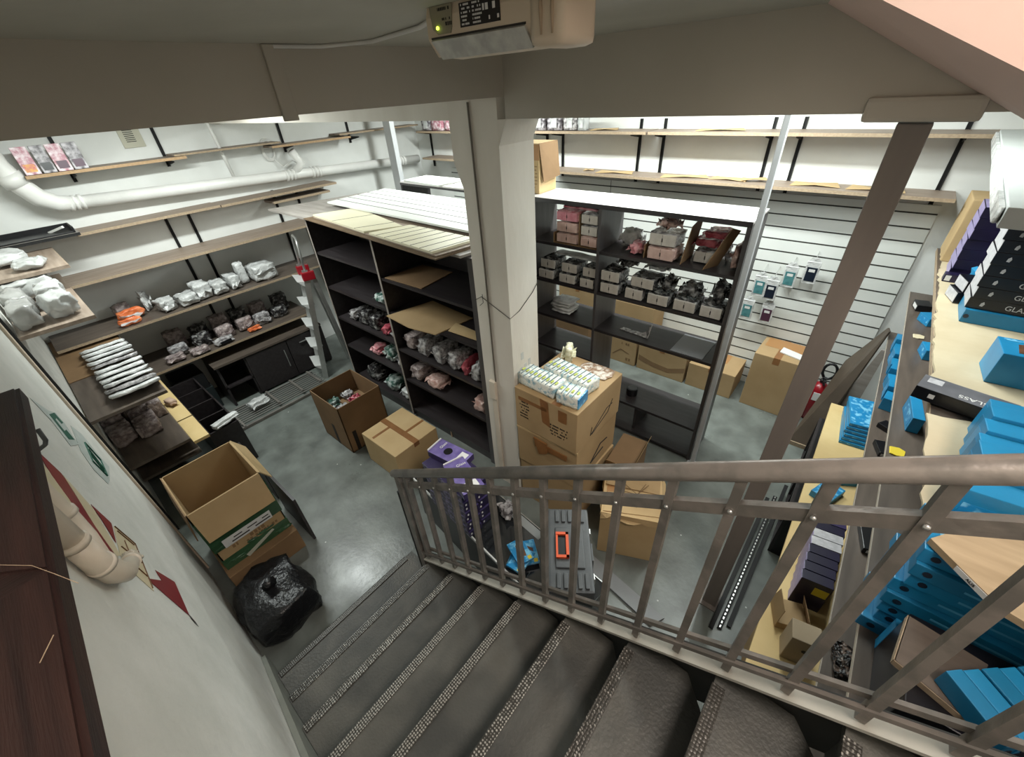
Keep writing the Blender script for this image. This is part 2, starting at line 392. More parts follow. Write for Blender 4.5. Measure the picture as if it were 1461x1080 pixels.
LX = XL
G1 = 'planks along the left wall'
shelf('brown plank with raw edge holding patterned boxes, top left, high on the left wall', LX, LX+.27, .3, 1.52, 2.615, PLANK, '+x', group=G1, em=ORG)
shelf('thin plank crossing behind the white pipe riser, high on the left wall', LX, LX+.26, 1.42, 2.52, 2.635, PLANK, '+x', group=G1, tilt=.0, t=.016)
shelf('plank with raw orange end lapping the next one, high on the left wall', LX, LX+.27, 2.40, 3.44, 2.60, PLANK, '+x', group=G1, t=.022, em=ORG)
shelf('last high plank of the left wall, running into the far corner', LX, LX+.25, 3.3, 4.6, 2.635, PLANK, '+x', group=G1, t=.018)
shelf('long plank just below the big white drain pipe, left wall, with yellow scrap', LX, LX+.3, .38, 1.62, 2.12, PLANK, '+x', group=G1)
shelf('far plank below the big white drain pipe, ending above the stepladder', LX, LX+.3, 1.63, 3.05, 2.115, PLANK, '+x', group=G1)
shelf('short lower plank end peeping out under the drain pipe plank', LX, LX+.26, 2.2, 2.95, 2.03, PLANK, '+x', group=G1)
shelf('empty brown plank above the row of white bags, left wall', LX, LX+.46, -.2, 3.0, 1.735, PLANK, '+x', group=G1)
shelf('dark shelf carrying white bags and orange rolls, left wall', LX, LX+.52, -.25, 3.0, 1.24, DKPLANK, '+x', group=G1)
shelf('lowest deep shelf of the left wall, crowded with clear packets', LX, LX+.6, -.25, 2.05, .73, DKPLANK, '+x', group=G1)
GU = 'black uprights on the left wall'
ULAB = ['hidden behind the patterned boxes', 'right of the grey wall vent', 'left of the close pair below the drain pipe', 'right of the close pair below the drain pipe',
        'just past the pipe riser', 'beside the top of the stepladder', 'nearest to the far corner']
for (y, z0, z1), l in zip([(.62, 2.5, 3.1), (1.40, 2.52, 3.1), (1.14, .6, 2.1), (1.36, .6, 2.12), (2.66, 2.5, 3.1), (2.33, .8, 2.12), (3.58, 2.5, 3.1)], ULAB):
    u = upright('black slotted upright on the left wall, ' + l, LX, y, z0, z1, (1, 0, 0), GU)
    bracket(u, (.004, 0, 2.58 - z0 if z0 > 2 else 1.20 - z0), (1, 0, 0))
upright('second black upright of the pair by the ladder, partly behind it', LX, 2.62, .8, 2.1, (1, 0, 0), GU)

# near wall shelving, left foreground
NG = 'shelves along the near wall'
yn = YN - .035
em_ = EDGEP
shelf('wide grey top shelf at the left picture edge under the elbow of the pipe', LX, -5.5, -.285, .40, 2.15, GREYB, '+x', em=BLACKM, group=NG)
shelf('short board above the frosted bags, left picture edge', -5.6, -4.75, -.285, .17, 2.06, PLANKX, '+y', group=NG)
shelf('shelf heaped with frosted white bags, left picture edge', -5.4, -3.92, -.285, .1, 1.88, PLANKX, '+y', em=PLANK, group=NG)
shelf('shelf with the long row of clear flat packets, left', -5.9, -3.9, -.285, .20, 1.18, DKPLANKX, '+y', group=NG)
q = shelf('shelf with mauve wrapped bundles and pale front strip, left', -5.4, -3.92, -.285, .15, .68, DKPLANKX, '+y', group=NG)
shelf('lowest near wall shelf, behind the big green taped carton', -5.2, -4.2, -.285, .18, .35, DKPLANKX, '+y', group=NG)
for a, c in ((-.64, .38), (.40, .82)):
    o = MB().box(a, c, .2225, .3425, -.025, .002).obj('lining_strip', BEIGE, q); o['label'] = 'pale beige front strip'
tag(MB().box(-5.9, -4.72, -.285, .19, 1.1805, 1.187).obj('cardboard_sheet', CARDD), 'brown cardboard sheet lying under the flat packets, left near wall shelf', 'cardboard')
upright('black upright on the near wall where the left shelves end', -3.80, yn, .0, 2.5, (0, 1, 0), GU)

# back wall
BG = 'planks along the back wall'
y0 = YB - .3
shelf('high back wall plank left of the pillar, with pink packets', -5.55, -3.42, y0, YB, 2.56, PLANKX, '-y', group=BG)
shelf('high back wall plank just right of the pillar', -3.41, -2.02, y0, YB, 2.57, PLANKX, '-y', group=BG)
shelf('long high back wall plank running to the right end', -2.0, .62, y0, YB, 2.57, PLANKX, '-y', group=BG)
shelf('short lower plank in the far corner, left of the pillar', -5.5, -4.3, y0, YB, 2.22, PLANKX, '-y', group=BG)
shelf('long lower back wall plank strewn with cardboard scraps', -3.3, .395, y0, YB, 2.165, PLANKX, '-y', group=BG)
for x, l in ((-3.19, 'first right of the pillar, behind the carton'), (-2.21, 'left one of the middle close pair'), (-1.95, 'right one of the middle close pair'), (-.96, 'just left of the thin steel post'),
             (-.73, 'just right of the thin steel post'), (.29, 'rightmost, beyond the big grey column'), (-5.59, 'left of the pillar near the far corner'), (-3.42, 'hidden half by the pillar edge')):
    u = upright('black slotted upright on the back wall, ' + l, x, YB, 2.06, 2.66, (0, -1, 0), 'black uprights on the back wall')
    bracket(u, (0, -.004, .48), (0, -1, 0))
# slatted panel of the back wall
sw = MB().box(-5.2, .36, YB-.03, YB-.002, .0, 2.06).obj('slatwall_panel', SLAT)
tag(sw, 'white slatted display panel covering the lower back wall', 'wall panel')
gm = MB()
for i in range(18): gm.box(-5.2, .36, YB-.0312, YB-.0295, 1.995-.1125*i-.006, 1.995-.1125*i+.006)
gm.box(-2.503, -2.497, YB-.0312, YB-.0295, .06, 2.06)
gm.obj('slots', GROOVE, sw)

# ------------------------------------------------------------------ right wall shelving
RG = 'shelves along the right wall'
def rshelf(label, x0, y0, y1, z, m, em, t=.028): return shelf(label, x0, XR, y0, y1, z, m, '-x', group=RG, t=t, em=em)
rshelf('lowest right shelf lined with beige board, blue packs on it', .235, 1.25, 3.82, .63, BEIGE, BEIGE)
rshelf('second right shelf from below, dark with thin pale edge', .425, .86, 4.55, 1.05, DKPLANK, EDGEP, .016)
rshelf('third right shelf from below, dark, its far end by the black packs', .425, .86, 4.6, 1.41, DKPLANK, EDGEP, .016)
rshelf('fourth right shelf, carrying the black glossy boxes', .45, 1.3, 4.62, 1.775, DKPLANK, CHIP)
rshelf('highest right shelf, cut by the right picture edge', .55, 2.5, 4.42, 2.535, DKPLANK, CHIP)
for y in (1.6, 2.9, 4.2):
    upright('black upright behind the right shelves, ' + {1.6: 'nearest the stairs', 2.9: 'middle one', 4.2: 'farthest one'}[y], XR, y, .3, 2.5, (-1, 0, 0), 'uprights on the right wall')
# card liners on the fourth shelf (thick ragged corrugated sheets)
def ragged(pts, z, t, m, name, label, cat, amp=.012, seed=1):
    rnd = random.Random(seed); out = []
    for a, b in zip(pts, pts[1:]+pts[:1]):
        n = max(2, int((Vector(b)-Vector(a)).length/.05))
        for k in range(n):
            f = k/n; out.append((a[0]+(b[0]-a[0])*f + rnd.uniform(-amp, amp), a[1]+(b[1]-a[1])*f + rnd.uniform(-amp, amp), z))
    o = MB().prism(out, (0, 0, t)).obj(name, m)
    return tag(o, label, cat)
ragged([(.445, 2.24), (.445, 3.05), (.47, 4.5), (.9, 4.5), (.9, 2.3), (.66, 2.3)], 1.776, .012, LINER, 'card_liner', 'long beige card liner under the black glossy boxes, with torn near end', 'cardboard', seed=3)
ragged([(.435, 1.42), (.44, 2.1), (.9, 2.2), (.9, 1.42)], 1.776, .008, LINER, 'card_liner', 'short beige card liner lying nearer the stairs below the handrail', 'cardboard', .006, seed=5)

# ------------------------------------------------------------------ dark shelving unit left of the pillar
cu = thing('shelving_unit', 'black brown two bay shelving unit left of the pillar with a board on top', 'shelving unit', (0, 0, 0))
CX0, CX1, CY0, CY1 = -4.42, -2.0, 1.95, 2.5
MB().box(CX0, CX0+.022, CY0, CY1, 0, 2.03).obj('side_panel', WENGE, cu)
MB().box(CX1-.11, CX1, CY0+.03, CY1, 0, 2.03).obj('side_panel', WENGE, cu)
MB().box(CX1-.112, CX1, CY0+.005, CY0+.03, 0, 2.03).obj('front_post', WENGEG, cu)
d = MB().box(-3.31, -3.285, CY0+.003, CY1-.02, .03, 2.03).obj('divider', WENGE, cu)
MB().box(-3.311, -3.284, CY0, CY0+.003, .03, 2.03).obj('edge_band', mat('pale_edge_band', '#8d857d', .4), d)
d = MB().box(CX0-.001, CX0+.023, CY0-.003, CY0, .0, 2.03).obj('edge_band', mat('pale_edge_band', '#8d857d', .4), cu)
MB().box(CX0, CX1, CY1-.02, CY1, 0, 2.03).obj('back_panel', WENGE, cu)
for z in (1.70, 1.32, .95, .58, .14): MB().box(CX0+.022, -3.31, CY0+.01, CY1-.02, z-.025, z).obj('shelf', WENGE, cu)
for z in (1.65, 1.31, .9, .53, .12): MB().box(-3.285, CX1-.11, CY0+.01, CY1-.02, z-.025, z).obj('shelf', WENGE, cu)
MB().box(CX0, CX1, CY0, CY1, 2.03, 2.05).obj('top_panel', WENGE, cu)
MB().box(CX0, CX1, CY0+.03, CY0+.05, 0, .115).obj('plinth', WENGE, cu)
MB().box(-2.70, -2.69, CY0+.02, CY0+.03, 0, .115).obj('plinth_joint', CHIP, cu)
# a second row of dark cabinet behind carries the board
cb = thing('shelving_unit', 'dark cabinet standing back to back behind the black two bay unit', 'shelving unit', (0, 0, 0))
MB().box(-4.4, -2.6, 2.52, 3.0, 0, 2.05).obj('carcass', WENGE, cb)
MB().box(-4.4, -2.6, 3.0, 3.006, .05, 2.0).obj('back_panel', WENGEG, cb)
tag(MB().prism([(-5.1, 1.9, 2.052), (-2.12, 1.905, 2.052), (-2.05, 2.3, 2.052), (-2.5, 2.98, 2.052), (-3.0, 3.02, 2.052), (-4.62, 3.07, 2.052), (-4.78, 3.09, 2.052)], (0, 0, .018)).obj('sheet_board', GREYB),
    'large weathered grey board laid across the top of the black unit', 'board')
def panel(label, pts, z, m, groove_dir, pitch, name='slat_panel', t=.016, gm=GROOVE, group='slat panels stacked on the black unit'):
    """flat panel with grooves; pts: outline in xy, counter-clockwise; grooves parallel to pts[0]->pts[1] ('u') or pts[0]->pts[3] ('v')"""
    P = [Vector((a[0], a[1], z)) for a in pts]
    o = MB().prism(P, (0, 0, t)).obj(name, m); tag(o, label, 'panel', group)
    g = MB(); u, v = (P[1]-P[0]), (P[3]-P[0])
    A, B = (u, v) if groove_dir == 'u' else (v, u)
    n = int(B.length / pitch)
    for k in range(1, n+1):
        f = k*pitch/B.length
        if f > .98: break
        if groove_dir == 'u': a, b = P[0].lerp(P[3], f), P[1].lerp(P[2], f)
        else: a, b = P[0].lerp(P[1], f), P[3].lerp(P[2], f)
        g.bar(a+Vector((0, 0, t)), b+Vector((0, 0, t)), .009, .0014)
    g.obj('slots', gm, o); return o
tag(MB().prism([(-4.25, 1.87, 2.0705), (-2.2, 1.75, 2.0705), (-2.13, 2.25, 2.0705), (-4.1, 2.5, 2.0705)], (0, 0, .01)).obj('hardboard_sheet', mat('brown_hardboard', '#5f4c38', .7, '#6e5a44', 6)), 'brown hardboard sheet lowest in the stack on the black unit', 'board')
tag(MB().prism([(-4.15, 1.92, 2.083), (-2.22, 1.78, 2.083), (-2.12, 2.3, 2.083), (-4.05, 2.55, 2.083)], (0, 0, .008)).obj('hardboard_sheet', PLANKX), 'grey brown hardboard sheet second in the stack on the black unit', 'board')
panel('cream slat panel at the left front of the stack on the black unit', [(-4.18, 1.94), (-3.18, 1.845), (-3.02, 2.12), (-4.02, 2.33)], 2.0915, SLATC, 'v', .42)
panel('cream slat panel at the right front of the stack, grooves running away', [(-3.10, 1.84), (-2.27, 1.785), (-2.2, 2.17), (-2.98, 2.17)], 2.0925, SLATC, 'v', .115)
panel('long white slat panel on top of the stack on the black unit', [(-4.5, 2.28), (-2.2, 2.23), (-2.4, 3.0), (-4.5, 3.02)], 2.1095, SLAT, 'u', .125)

# ------------------------------------------------------------------ open shelving unit right of the pillar
ru = thing('shelving_unit', 'open backed dark shelving unit right of the pillar with pale dusty top', 'shelving unit', (0, 0, 0))
RX0, RX1, RY0, RY1 = -2.44, -.6, 3.1, 3.5
tp = MB().box(RX0, RX1, RY0, RY1, 2.185, 2.2).obj('top_panel', TOPW, ru)
MB().box(RX0, RX1, RY0-.004, RY0, 2.165, 2.2).box(RX0, RX1, RY0, RY1, 2.165, 2.185).obj('top_edge', WENGE, tp)
MB().box(RX0, RX0+.025, RY0, RY1, 0, 2.165).obj('side_panel', WENGEG, ru)
MB().box(RX1-.03, RX1, RY0, RY1, 0, 2.165).obj('side_panel', WENGEG, ru)
MB().box(-1.73, -1.705, RY0, RY1, .35, 2.165).obj('divider', WENGEG, ru)
for z in (1.825, 1.46, 1.09): 
    MB().box(RX0+.025, -1.73, RY0+.003, RY1, z-.025, z).obj('shelf', WENGE, ru)
    MB().box(-1.705, RX1-.03, RY0+.003, RY1, z-.025, z).obj('shelf', WENGE, ru)
MB().box(RX0+.025, RX1-.03, RY0+.003, RY1, .72-.025, .72).obj('shelf', WENGE, ru) if False else None
MB().box(RX0+.025, -1.73, RY0+.003, RY1, .70, .725).obj('shelf', WENGE, ru)
MB().box(RX0+.025, RX1-.03, RY0+.003, RY1, .355, .38).obj('shelf', WENGE, ru)
MB().box(RX0+.025, RX1-.03, RY0+.003, RY1, .03, .055).obj('shelf', WENGE, ru)
MB().box(-1.22, -1.2, RY0+.05, RY1, .055, .355).obj('divider', WENGE, ru)
lu = thing('shelving_unit', 'pale topped unit behind the pillar, seen over the slat panels', 'shelving unit', (0, 0, 0))
MB().box(-4.3, -2.46, 3.1, 3.5, 2.185, 2.2).obj('top_panel', TOPW, lu)
MB().box(-4.3, -2.46, 3.096, 3.5, 2.165, 2.185).box(-4.3, -4.275, 3.1, 3.5, 0, 2.165).box(-2.49, -2.46, 3.1, 3.5, 0, 2.165).obj('carcass', WENGE, lu)
tag(MB().prism([(-4.25, 3.12, 2.201), (-3.6, 3.06, 2.201), (-3.55, 3.35, 2.201), (-4.22, 3.42, 2.201)], (0, 0, .014)).obj('white_board', SLAT), 'loose white board lying on the pale topped unit behind the pillar', 'board')

# ------------------------------------------------------------------ columns and posts
def post(label, x, y, wx, wy, z1, m, cap=True):
    r = thing('steel_column', label, 'column', (x, y, 0))
    MB().box(-wx/2, wx/2, -wy/2, wy/2, .01, z1, .004).obj('shaft', m, r)
    MB().box(-wx/2-.03, wx/2+.03, -wy/2-.03, wy/2+.03, 0, .01).obj('base_plate', m, r)
    return r
post('big brown grey steel column right of centre, from floor to beam', -.005, 1.935, .085, .13, 2.845, COLM)
post('thin steel post at the right end of the open shelving unit', -.565, 3.072, .035, .04, ZC, COLL)
post('pale grey column near the far left corner behind the grey board', -5.35, 3.85, .15, .07, ZC, COLL)
# ------------------------------------------------------------------ goods: helpers
ORD = ['first', 'second', 'third', 'fourth', 'fifth', 'sixth', 'seventh', 'eighth', 'ninth', 'tenth', 'eleventh', 'twelfth', 'thirteenth', 'fourteenth']
def packet(name, label, cat, loc, size, m, rz=0, seed=1, amp=.012, group=None, rnd=.3, fin=True, tilt=(0, 0), seg=5, finm=None):
    """crumpled film packet: body plus two crimped film ends"""
    if fin: size = (size[0]-.05, size[1], size[2])
    o = MB().lump((0, 0, 0), size, amp, seg, seed, rnd).obj(name, m, smooth=True)
    o.location = loc; o.rotation_euler = (tilt[0], tilt[1], rz); tag(o, label, cat, group)
    if fin:
        sx, sy, sz = size
        for k in (-1, 1):
            f = MB(); rr = random.Random(seed+k)
            a = [(k*(sx/2-.012), sy*(j/6-.5)*.8, sz*.45 + rr.uniform(-.1, .1)*sz) for j in range(7)]
            b = [(k*(sx/2+.013+rr.uniform(0, .012)), sy*(j/6-.5)*.9, sz*.45 + rr.uniform(-.25, .25)*sz) for j in range(7)]
            f.prism(a + b[::-1], (0, 0, .0015)); f.obj('film_end', finm or m, o)
    return o
def carton(name, label, cat, x0, x1, y0, y1, z0, z1, m=None, rz=0, group=None, tape='x', tapem=None, sides=True, bev=.006):
    """closed carton with tape strips on the top and running down two sides"""
    m = m or CARD; hx, hy, h = (x1-x0)/2, (y1-y0)/2, z1-z0
    o = MB().box(-hx, hx, -hy, hy, 0, h, bev).obj(name, m)
    o.location = ((x0+x1)/2, (y0+y1)/2, z0); o.rotation_euler = (0, 0, rz); tag(o, label, cat, group)
    tm = tapem or TAPE; w = min(.03, .09*min(hx, hy)+.012)
    if tape == 'x': 
        t = MB().box(-hx-.0012, hx+.0012, -w, w, h-.08*h-.02, h+.0012); t.obj('tape', tm, o)
    elif tape == 'y':
        t = MB().box(-w, w, -hy-.0012, hy+.0012, h-.08*h-.02, h+.0012); t.obj('tape', tm, o)
    return o
def marks(parent, pts_fn, rows, m=None, name='lettering', seed=0, fill=.7):
    """rows of little unreadable print strokes; pts_fn(u,v)->point on the face; rows: (v, u0, u1, height)"""
    rr = random.Random(seed); g = MB()
    for v, u0, u1, h in rows:
        u = u0
        while u < u1:
            w = rr.uniform(.35, .9)*h
            if rr.random() < fill: g.prism([pts_fn(u, v), pts_fn(u+w, v), pts_fn(u+w, v+h), pts_fn(u, v+h)], pts_fn(0, 0, True))
            u += w + h*.3
    return g.obj(name, m or INK, parent)
def bundle(name, label, cat, loc, size, wrap, endm, rz=0, seed=1, group=None, mark=True, tie=True):
    """film wrapped stack of small boxes, its flat box end facing -y"""
    sx, sy, sz = size
    o = MB().lump((0, 0, 0), size, min(size)*.08, 4, seed, .12).obj(name, wrap, smooth=True)
    o.location = loc; o.rotation_euler = (0, 0, rz); tag(o, label, cat, group)
    e = MB().box(-sx*.44, sx*.44, -sy/2-.006, -sy/2+.02, sz*.09, sz*.88, .004).obj('box_end', endm, o)
    if mark:
        MB().box(-.004, .004, -sy/2-.0075, -sy/2-.006, sz*.35, sz*.62).obj('print', INK, e)
        MB().box(-.0008, .0008, -sy/2-.0072, -sy/2-.006, sz*.12, sz*.86).obj('joint', GROOVE, e)
    return o

# ------------------------------------------------------------------ left wall goods
# patterned boxes on the high plank
for i, (y, w, m, tl, lb) in enumerate([(.33, .1, PINKPR, .0, 'pink and yellow flowered flat box, leftmost on the high left plank'),
                                       (.44, .09, TINS, .0, 'white and black patterned flat box, second from left on the high left plank'),
                                       (.545, .1, PINKPR, 0, 'pink patterned flat box, third from left on the high left plank'),
                                       (.655, .1, TINS, 0, 'plum patterned flat box, rightmost on the high left plank')]):
    o = MB().box(-.0125, .0125, -w/2, w/2, 0, .21, .003).obj('flat_box', m)
    o.location = (LX+.245, y+.035, 2.616); o.rotation_euler = (0, -.12, 0); tag(o, lb, 'box', 'flat boxes on the high left plank')
    MB().box(.0125, .0135, -w*.36, w*.36, .02, .08).obj('picture', [YELLOW, BLKPL, PLUM, PLUM][i] if i else mat('rose_print', '#c4566c', .5, '#e2c24a', 30), o)
# goods on the dark shelf
z = 1.241
packet('mesh_bag', 'dark clear bag left of the orange roll on the left wall shelf', 'bag', (LX+.14, .36, z), (.16, .15, .15), BAGM, .3, 3, group=None)
packet('wrapped_roll', 'upper of the two orange wrapped rolls on the left wall shelf', 'wrapped roll', (LX+.30, .40, z), (.13, .25, .12), ORNG, .1, 4, finm=CLEAR, rnd=.6)
packet('wrapped_roll', 'lower front one of the two orange wrapped rolls on the left wall shelf', 'wrapped roll', (LX+.455, .35, z), (.09, .2, .08), ORNG, .05, 5, finm=CLEAR, rnd=.6)
packet('clear_bag', 'tall crumpled clear bag standing right of the orange rolls', 'bag', (LX+.2, .58, z), (.1, .1, .24), BAGW, .4, 6, rnd=.15, amp=.03)
WG = 'white bags on the left wall shelf'
WL = [(.37, .70, .22, .17, .14, .2, 'white bag just right of the orange rolls, set apart from the pile'), (.38, .895, .26, .19, .13, .1, 'leftmost bag of the white pile on the left wall shelf'),
      (.32, 1.065, .3, .17, .19, .05, 'tallest bag in the middle of the white pile, left wall shelf'), (.34, 1.236, .3, .165, .15, -.05, 'right front bag of the white pile, left wall shelf'),
      (.33, 1.40, .3, .14, .17, .05, 'white bag lying under the upright packet, left wall shelf'), (.33, 1.74, .34, .29, .2, .05, 'rightmost big white bag, nearest the stepladder on its shelf')]
for i, (dx, y, a, b2, c, rz, lb) in enumerate(WL):
    packet('white_bag', lb, 'bag', (LX+dx, y, z), (a, b2, c), BAGW, rz, 20+i, .016, WG, rnd=.12)
packet('white_packet', 'narrow white packet standing upright in the row of white bags', 'packet', (LX+.32, 1.535, z), (.09, .11, .27), BAGW, .1, 31, .012, tilt=(.05, .0), fin=False)
# lowest shelf: jumble of clear packets
rr = random.Random(5)
PG = 'clear packets on the lowest left shelf'
n = 0
for row, (dx, ys) in enumerate([(.17, [.62, .86, 1.10, 1.34, 1.58, 1.86]), (.375, [.60, .84, 1.06, 1.30, 1.52, 1.76]), (.52, [.50, .74])]):
    for j, y in enumerate(ys):
        m = [BAGM, BAGM, BAGS, BAGK][(row*2+j) % 4] if row else [BAGM, BAGK][j % 2]
        lb = '%s clear packet from the left in the %s row of the lowest left shelf' % (ORD[j], ['back', 'middle', 'front'][row])
        packet('clear_packet', lb, 'packet', (LX+dx+rr.uniform(-.02, .02), y+rr.uniform(-.02, .02), .731), ([.17, .165, .15][row], .195, [.2, .13, .07][row]+rr.uniform(0, .04)), m, rr.uniform(-.02, .02), 40+n, .012, PG, rnd=.12); n += 1
packet('silver_packet', 'shiny silver packet at the front edge of the lowest left shelf', 'packet', (LX+.52, 1.0, .731), (.13, .22, .08), BAGS, .1, 61, .01)
o = bpy.data.objects['silver_packet']; MB().box(.064, .068, -.06, .06, .02, .055).obj('label', BLKPL, o)
packet('wrapped_roll', 'small red and orange packet on the lowest left shelf, right of the silver packet', 'packet', (LX+.5, 1.36, .731), (.1, .16, .06), ORNG, .2, 63, .01)

# drain pipe along the left wall
dp = thing('drain_pipe', 'thick white drain pipe running along the left wall with ribbed collars', 'pipe', (LX+.12, 0, 0))
MB().tube([(0, .47, 2.35), (0, 4.6, 2.175)], .056, 16).obj('pipe', PIPEW, dp, True)
def pz_(y): return 2.36 - (y-.22)*.0422
for y in (.52, 2.56, 2.9, 4.28):
    m = MB()
    for k in (-.045, 0, .045): m.tube([(0, y+k-.013, pz_(y)), (0, y+k+.013, pz_(y))], .066, 16)
    m.obj('collar', PIPEW, dp, True)
MB().tube([(0, 2.62, pz_(2.62)), (.02, 2.74, pz_(2.7)+.12), (.03, 2.66, pz_(2.7)+.26)], .05, 12).obj('branch', PIPEW, dp, True)
MB().tube([(0, .50, 2.349), (.01, .40, 2.365), (.03, .30, 2.44), (.05, .235, 2.56), (.06, .19, 2.72), (.06, .17, 3.1)], [.062, .072, .08, .08, .075, .07], 16).obj('elbow', PIPEW, dp, True)
MB().tube([(.05, .235, 2.55), (.055, .21, 2.64)], .092, 16).obj('elbow_collar', PIPEW, dp, True)
tag(MB().tube([(LX+.12, 1.93, 2.35), (LX+.12, 1.86, 3.12)], .018, 10).obj('pipe_riser', PIPEW, smooth=True), 'thin white pipe rising from the drain pipe to the ceiling', 'pipe')
mf = thing('coiled_cable', 'white cable coiled on the left wall above the drain pipe', 'cable', (LX+.02, 2.45, 2.55))
c = MB()
for k in range(3): c.tube([(.006*k, .075*math.cos(a)*(1-.1*k), .12*math.sin(a)*(1-.1*k)) for a in [2*PI*i/20 for i in range(21)]], .006, 6)
c.tube([(.01, .03, -.1), (.03, .1, -.2), (.05, .22, -.14), (.02, .36, -.22)], .006, 6)
c.obj('cable', PIPEW, mf, True)
vt = thing('wall_vent', 'small grey ventilation plate high on the left wall', 'vent', (LX, 1.2, 2.72))
MB().box(0, .012, -.09, .09, 0, .22, .004).obj('plate', mat('aged_grey_plate', '#b9b6a5', .6), vt)
g = MB()
for k in range(7): g.box(.012, .014, -.05, .03, .05+.016*k, .056+.016*k)
g.obj('slots', GROOVE, vt)
bo = thing('black_tray', 'broken black tray lying under the pipe elbow, left picture edge', 'tray', (-5.66, .12, 2.151))
MB().box(-.14, .14, -.26, .26, 0, .012, .004).box(-.14, -.125, -.26, .26, 0, .05).box(-.14, .14, .245, .26, 0, .05).obj('tray', BLKPL, bo)
MB().bar((-.02, .1, .012), (.1, .2, .055), .018, .018).obj('peg', PIPEW, bo)

# near wall goods
FG = 'frosted bags on the near wall shelf'
FL = [(-5.16, -.12, .32, .3, .17, 'frosted bag at the picture edge, farthest on the bag shelf'), (-4.82, -.11, .33, .3, .17, 'frosted bag second farthest on the bag shelf, left'),
      (-4.48, -.2, .32, .16, .16, 'frosted bag against the wall in the middle of the bag shelf'), (-4.47, -.02, .28, .17, .15, 'frosted bag at the front edge in the middle of the bag shelf'),
      (-4.12, -.2, .32, .15, .14, 'frosted grey bag at the near end by the wall, left picture edge'), (-4.14, -.02, .28, .19, .16, 'whitest frosted bag, at the near front corner of the bag shelf')]
for i, (x, y, a, b2, c, lb) in enumerate(FL):
    packet('frosted_bag', lb, 'bag', (x, y, 1.881), (a*1.02, b2, min(.165, c*1.2)), BAGF if i == 5 else (BAGG if i % 2 == 0 else BAGF), .05*(i % 3-1), 70+i, .018, FG, .5, fin=False, seg=8)
packet('frosted_bag', 'frosted bag on the short upper board, left picture edge', 'bag', (-5.24, -.12, 2.065), (.34, .24, .11), BAGF, .2, 80, .018, FG, .5, fin=False, seg=8)
packet('frosted_bag', 'flat white bag at the end of the short upper board, left', 'bag', (-4.92, -.02, 2.061), (.24, .2, .08), BAGF, -.2, 81, .018, FG, .5, fin=False, seg=8)
for i in range(11):
    x = -5.16 + .113*i
    wide = i in (4, 9)
    packet('flat_packet', '%s clear flat packet from the far end of the long row, left' % ORD[i], 'packet', (x, .045+.006*(i % 3), 1.217), (.19, .34, .037), BAGS if wide else BAGW, 0, 90+i, .012, 'flat packets in the long row', .12,
           fin=False, tilt=(0, -.34))
MG = 'mauve wrapped bundles'
for i, (x, y, a, b2, c, lb) in enumerate([(-4.70, -.2, .26, .16, .14, 'mauve bundle farthest along the wall on its shelf'), (-4.66, -.02, .24, .16, .15, 'mauve bundle farthest at the shelf front'), (-4.40, -.2, .26, .16, .13, 'mauve bundle in the near corner against the wall'),
                                          (-4.36, -.02, .26, .17, .13, 'mauve bundle nearest the green taped carton, shelf front'), (-4.515, .1, .07, .1, .18, 'shiny pale mauve bundle standing by the beige strip')]):
    bundle('wrapped_bundle', lb, 'bundle', (x, y, .681), (a, b2, c), BAGM, BAGM, PI/2*0 + .04*(i % 3-1), 110+i, MG, mark=False)
packet('paper_roll', 'small buff paper roll lying on the beige strip, left', 'roll', (-4.62, .21, .683), (.16, .07, .07), mat('buff_paper', '#b59a86', .6), .3, 118, .004, rnd=.5)
packet('clear_packet', 'pinkish clear packet behind the far rim of the green taped carton', 'packet', (-4.5, .05, .351), (.2, .2, .12), BAGS, .3, 121, .02)
packet('clear_packet', 'dull red clear packet on the lowest near wall shelf', 'packet', (-4.75, .0, .351), (.22, .2, .1), BAGM, .1, 122, .02)

# dark compartment unit on the floor under the beige strips
cy = thing('compartment_unit', 'black open topped compartment unit on the floor below the beige strips', 'compartment unit', (-4.75, .42, 0))
c = MB(); 
for k in range(5): c.box(-.62+.31*k-.008, -.62+.31*k+.008, -.13, .13, 0, .5)
c.box(-.62, .62, -.13, -.115, 0, .5).box(-.62, .62, .115, .13, 0, .5)
c.obj('frame', WENGE, cy)
for k in range(4): MB().box(-.612+.31*k, -.318+.31*k, -.115, .115, .12, .13).obj('compartment_floor', BLKPL, cy)
packet('white_packet', 'white packet on the black compartment unit behind the green taped carton', 'packet', (-4.18, .47, .501), (.12, .26, .06), BAGW, .3, 125, .008)
tag(MB().box(-3.25, -2.72, .41, .43, 0, .5).obj('black_board', WENGE), 'black panel standing behind the green taped carton', 'panel')
tag(MB().box(-3.9, -3.4, .42, .44, 0, .42).obj('black_board', WENGE), 'black panel edge left of the taped carton, by the compartment unit', 'panel')

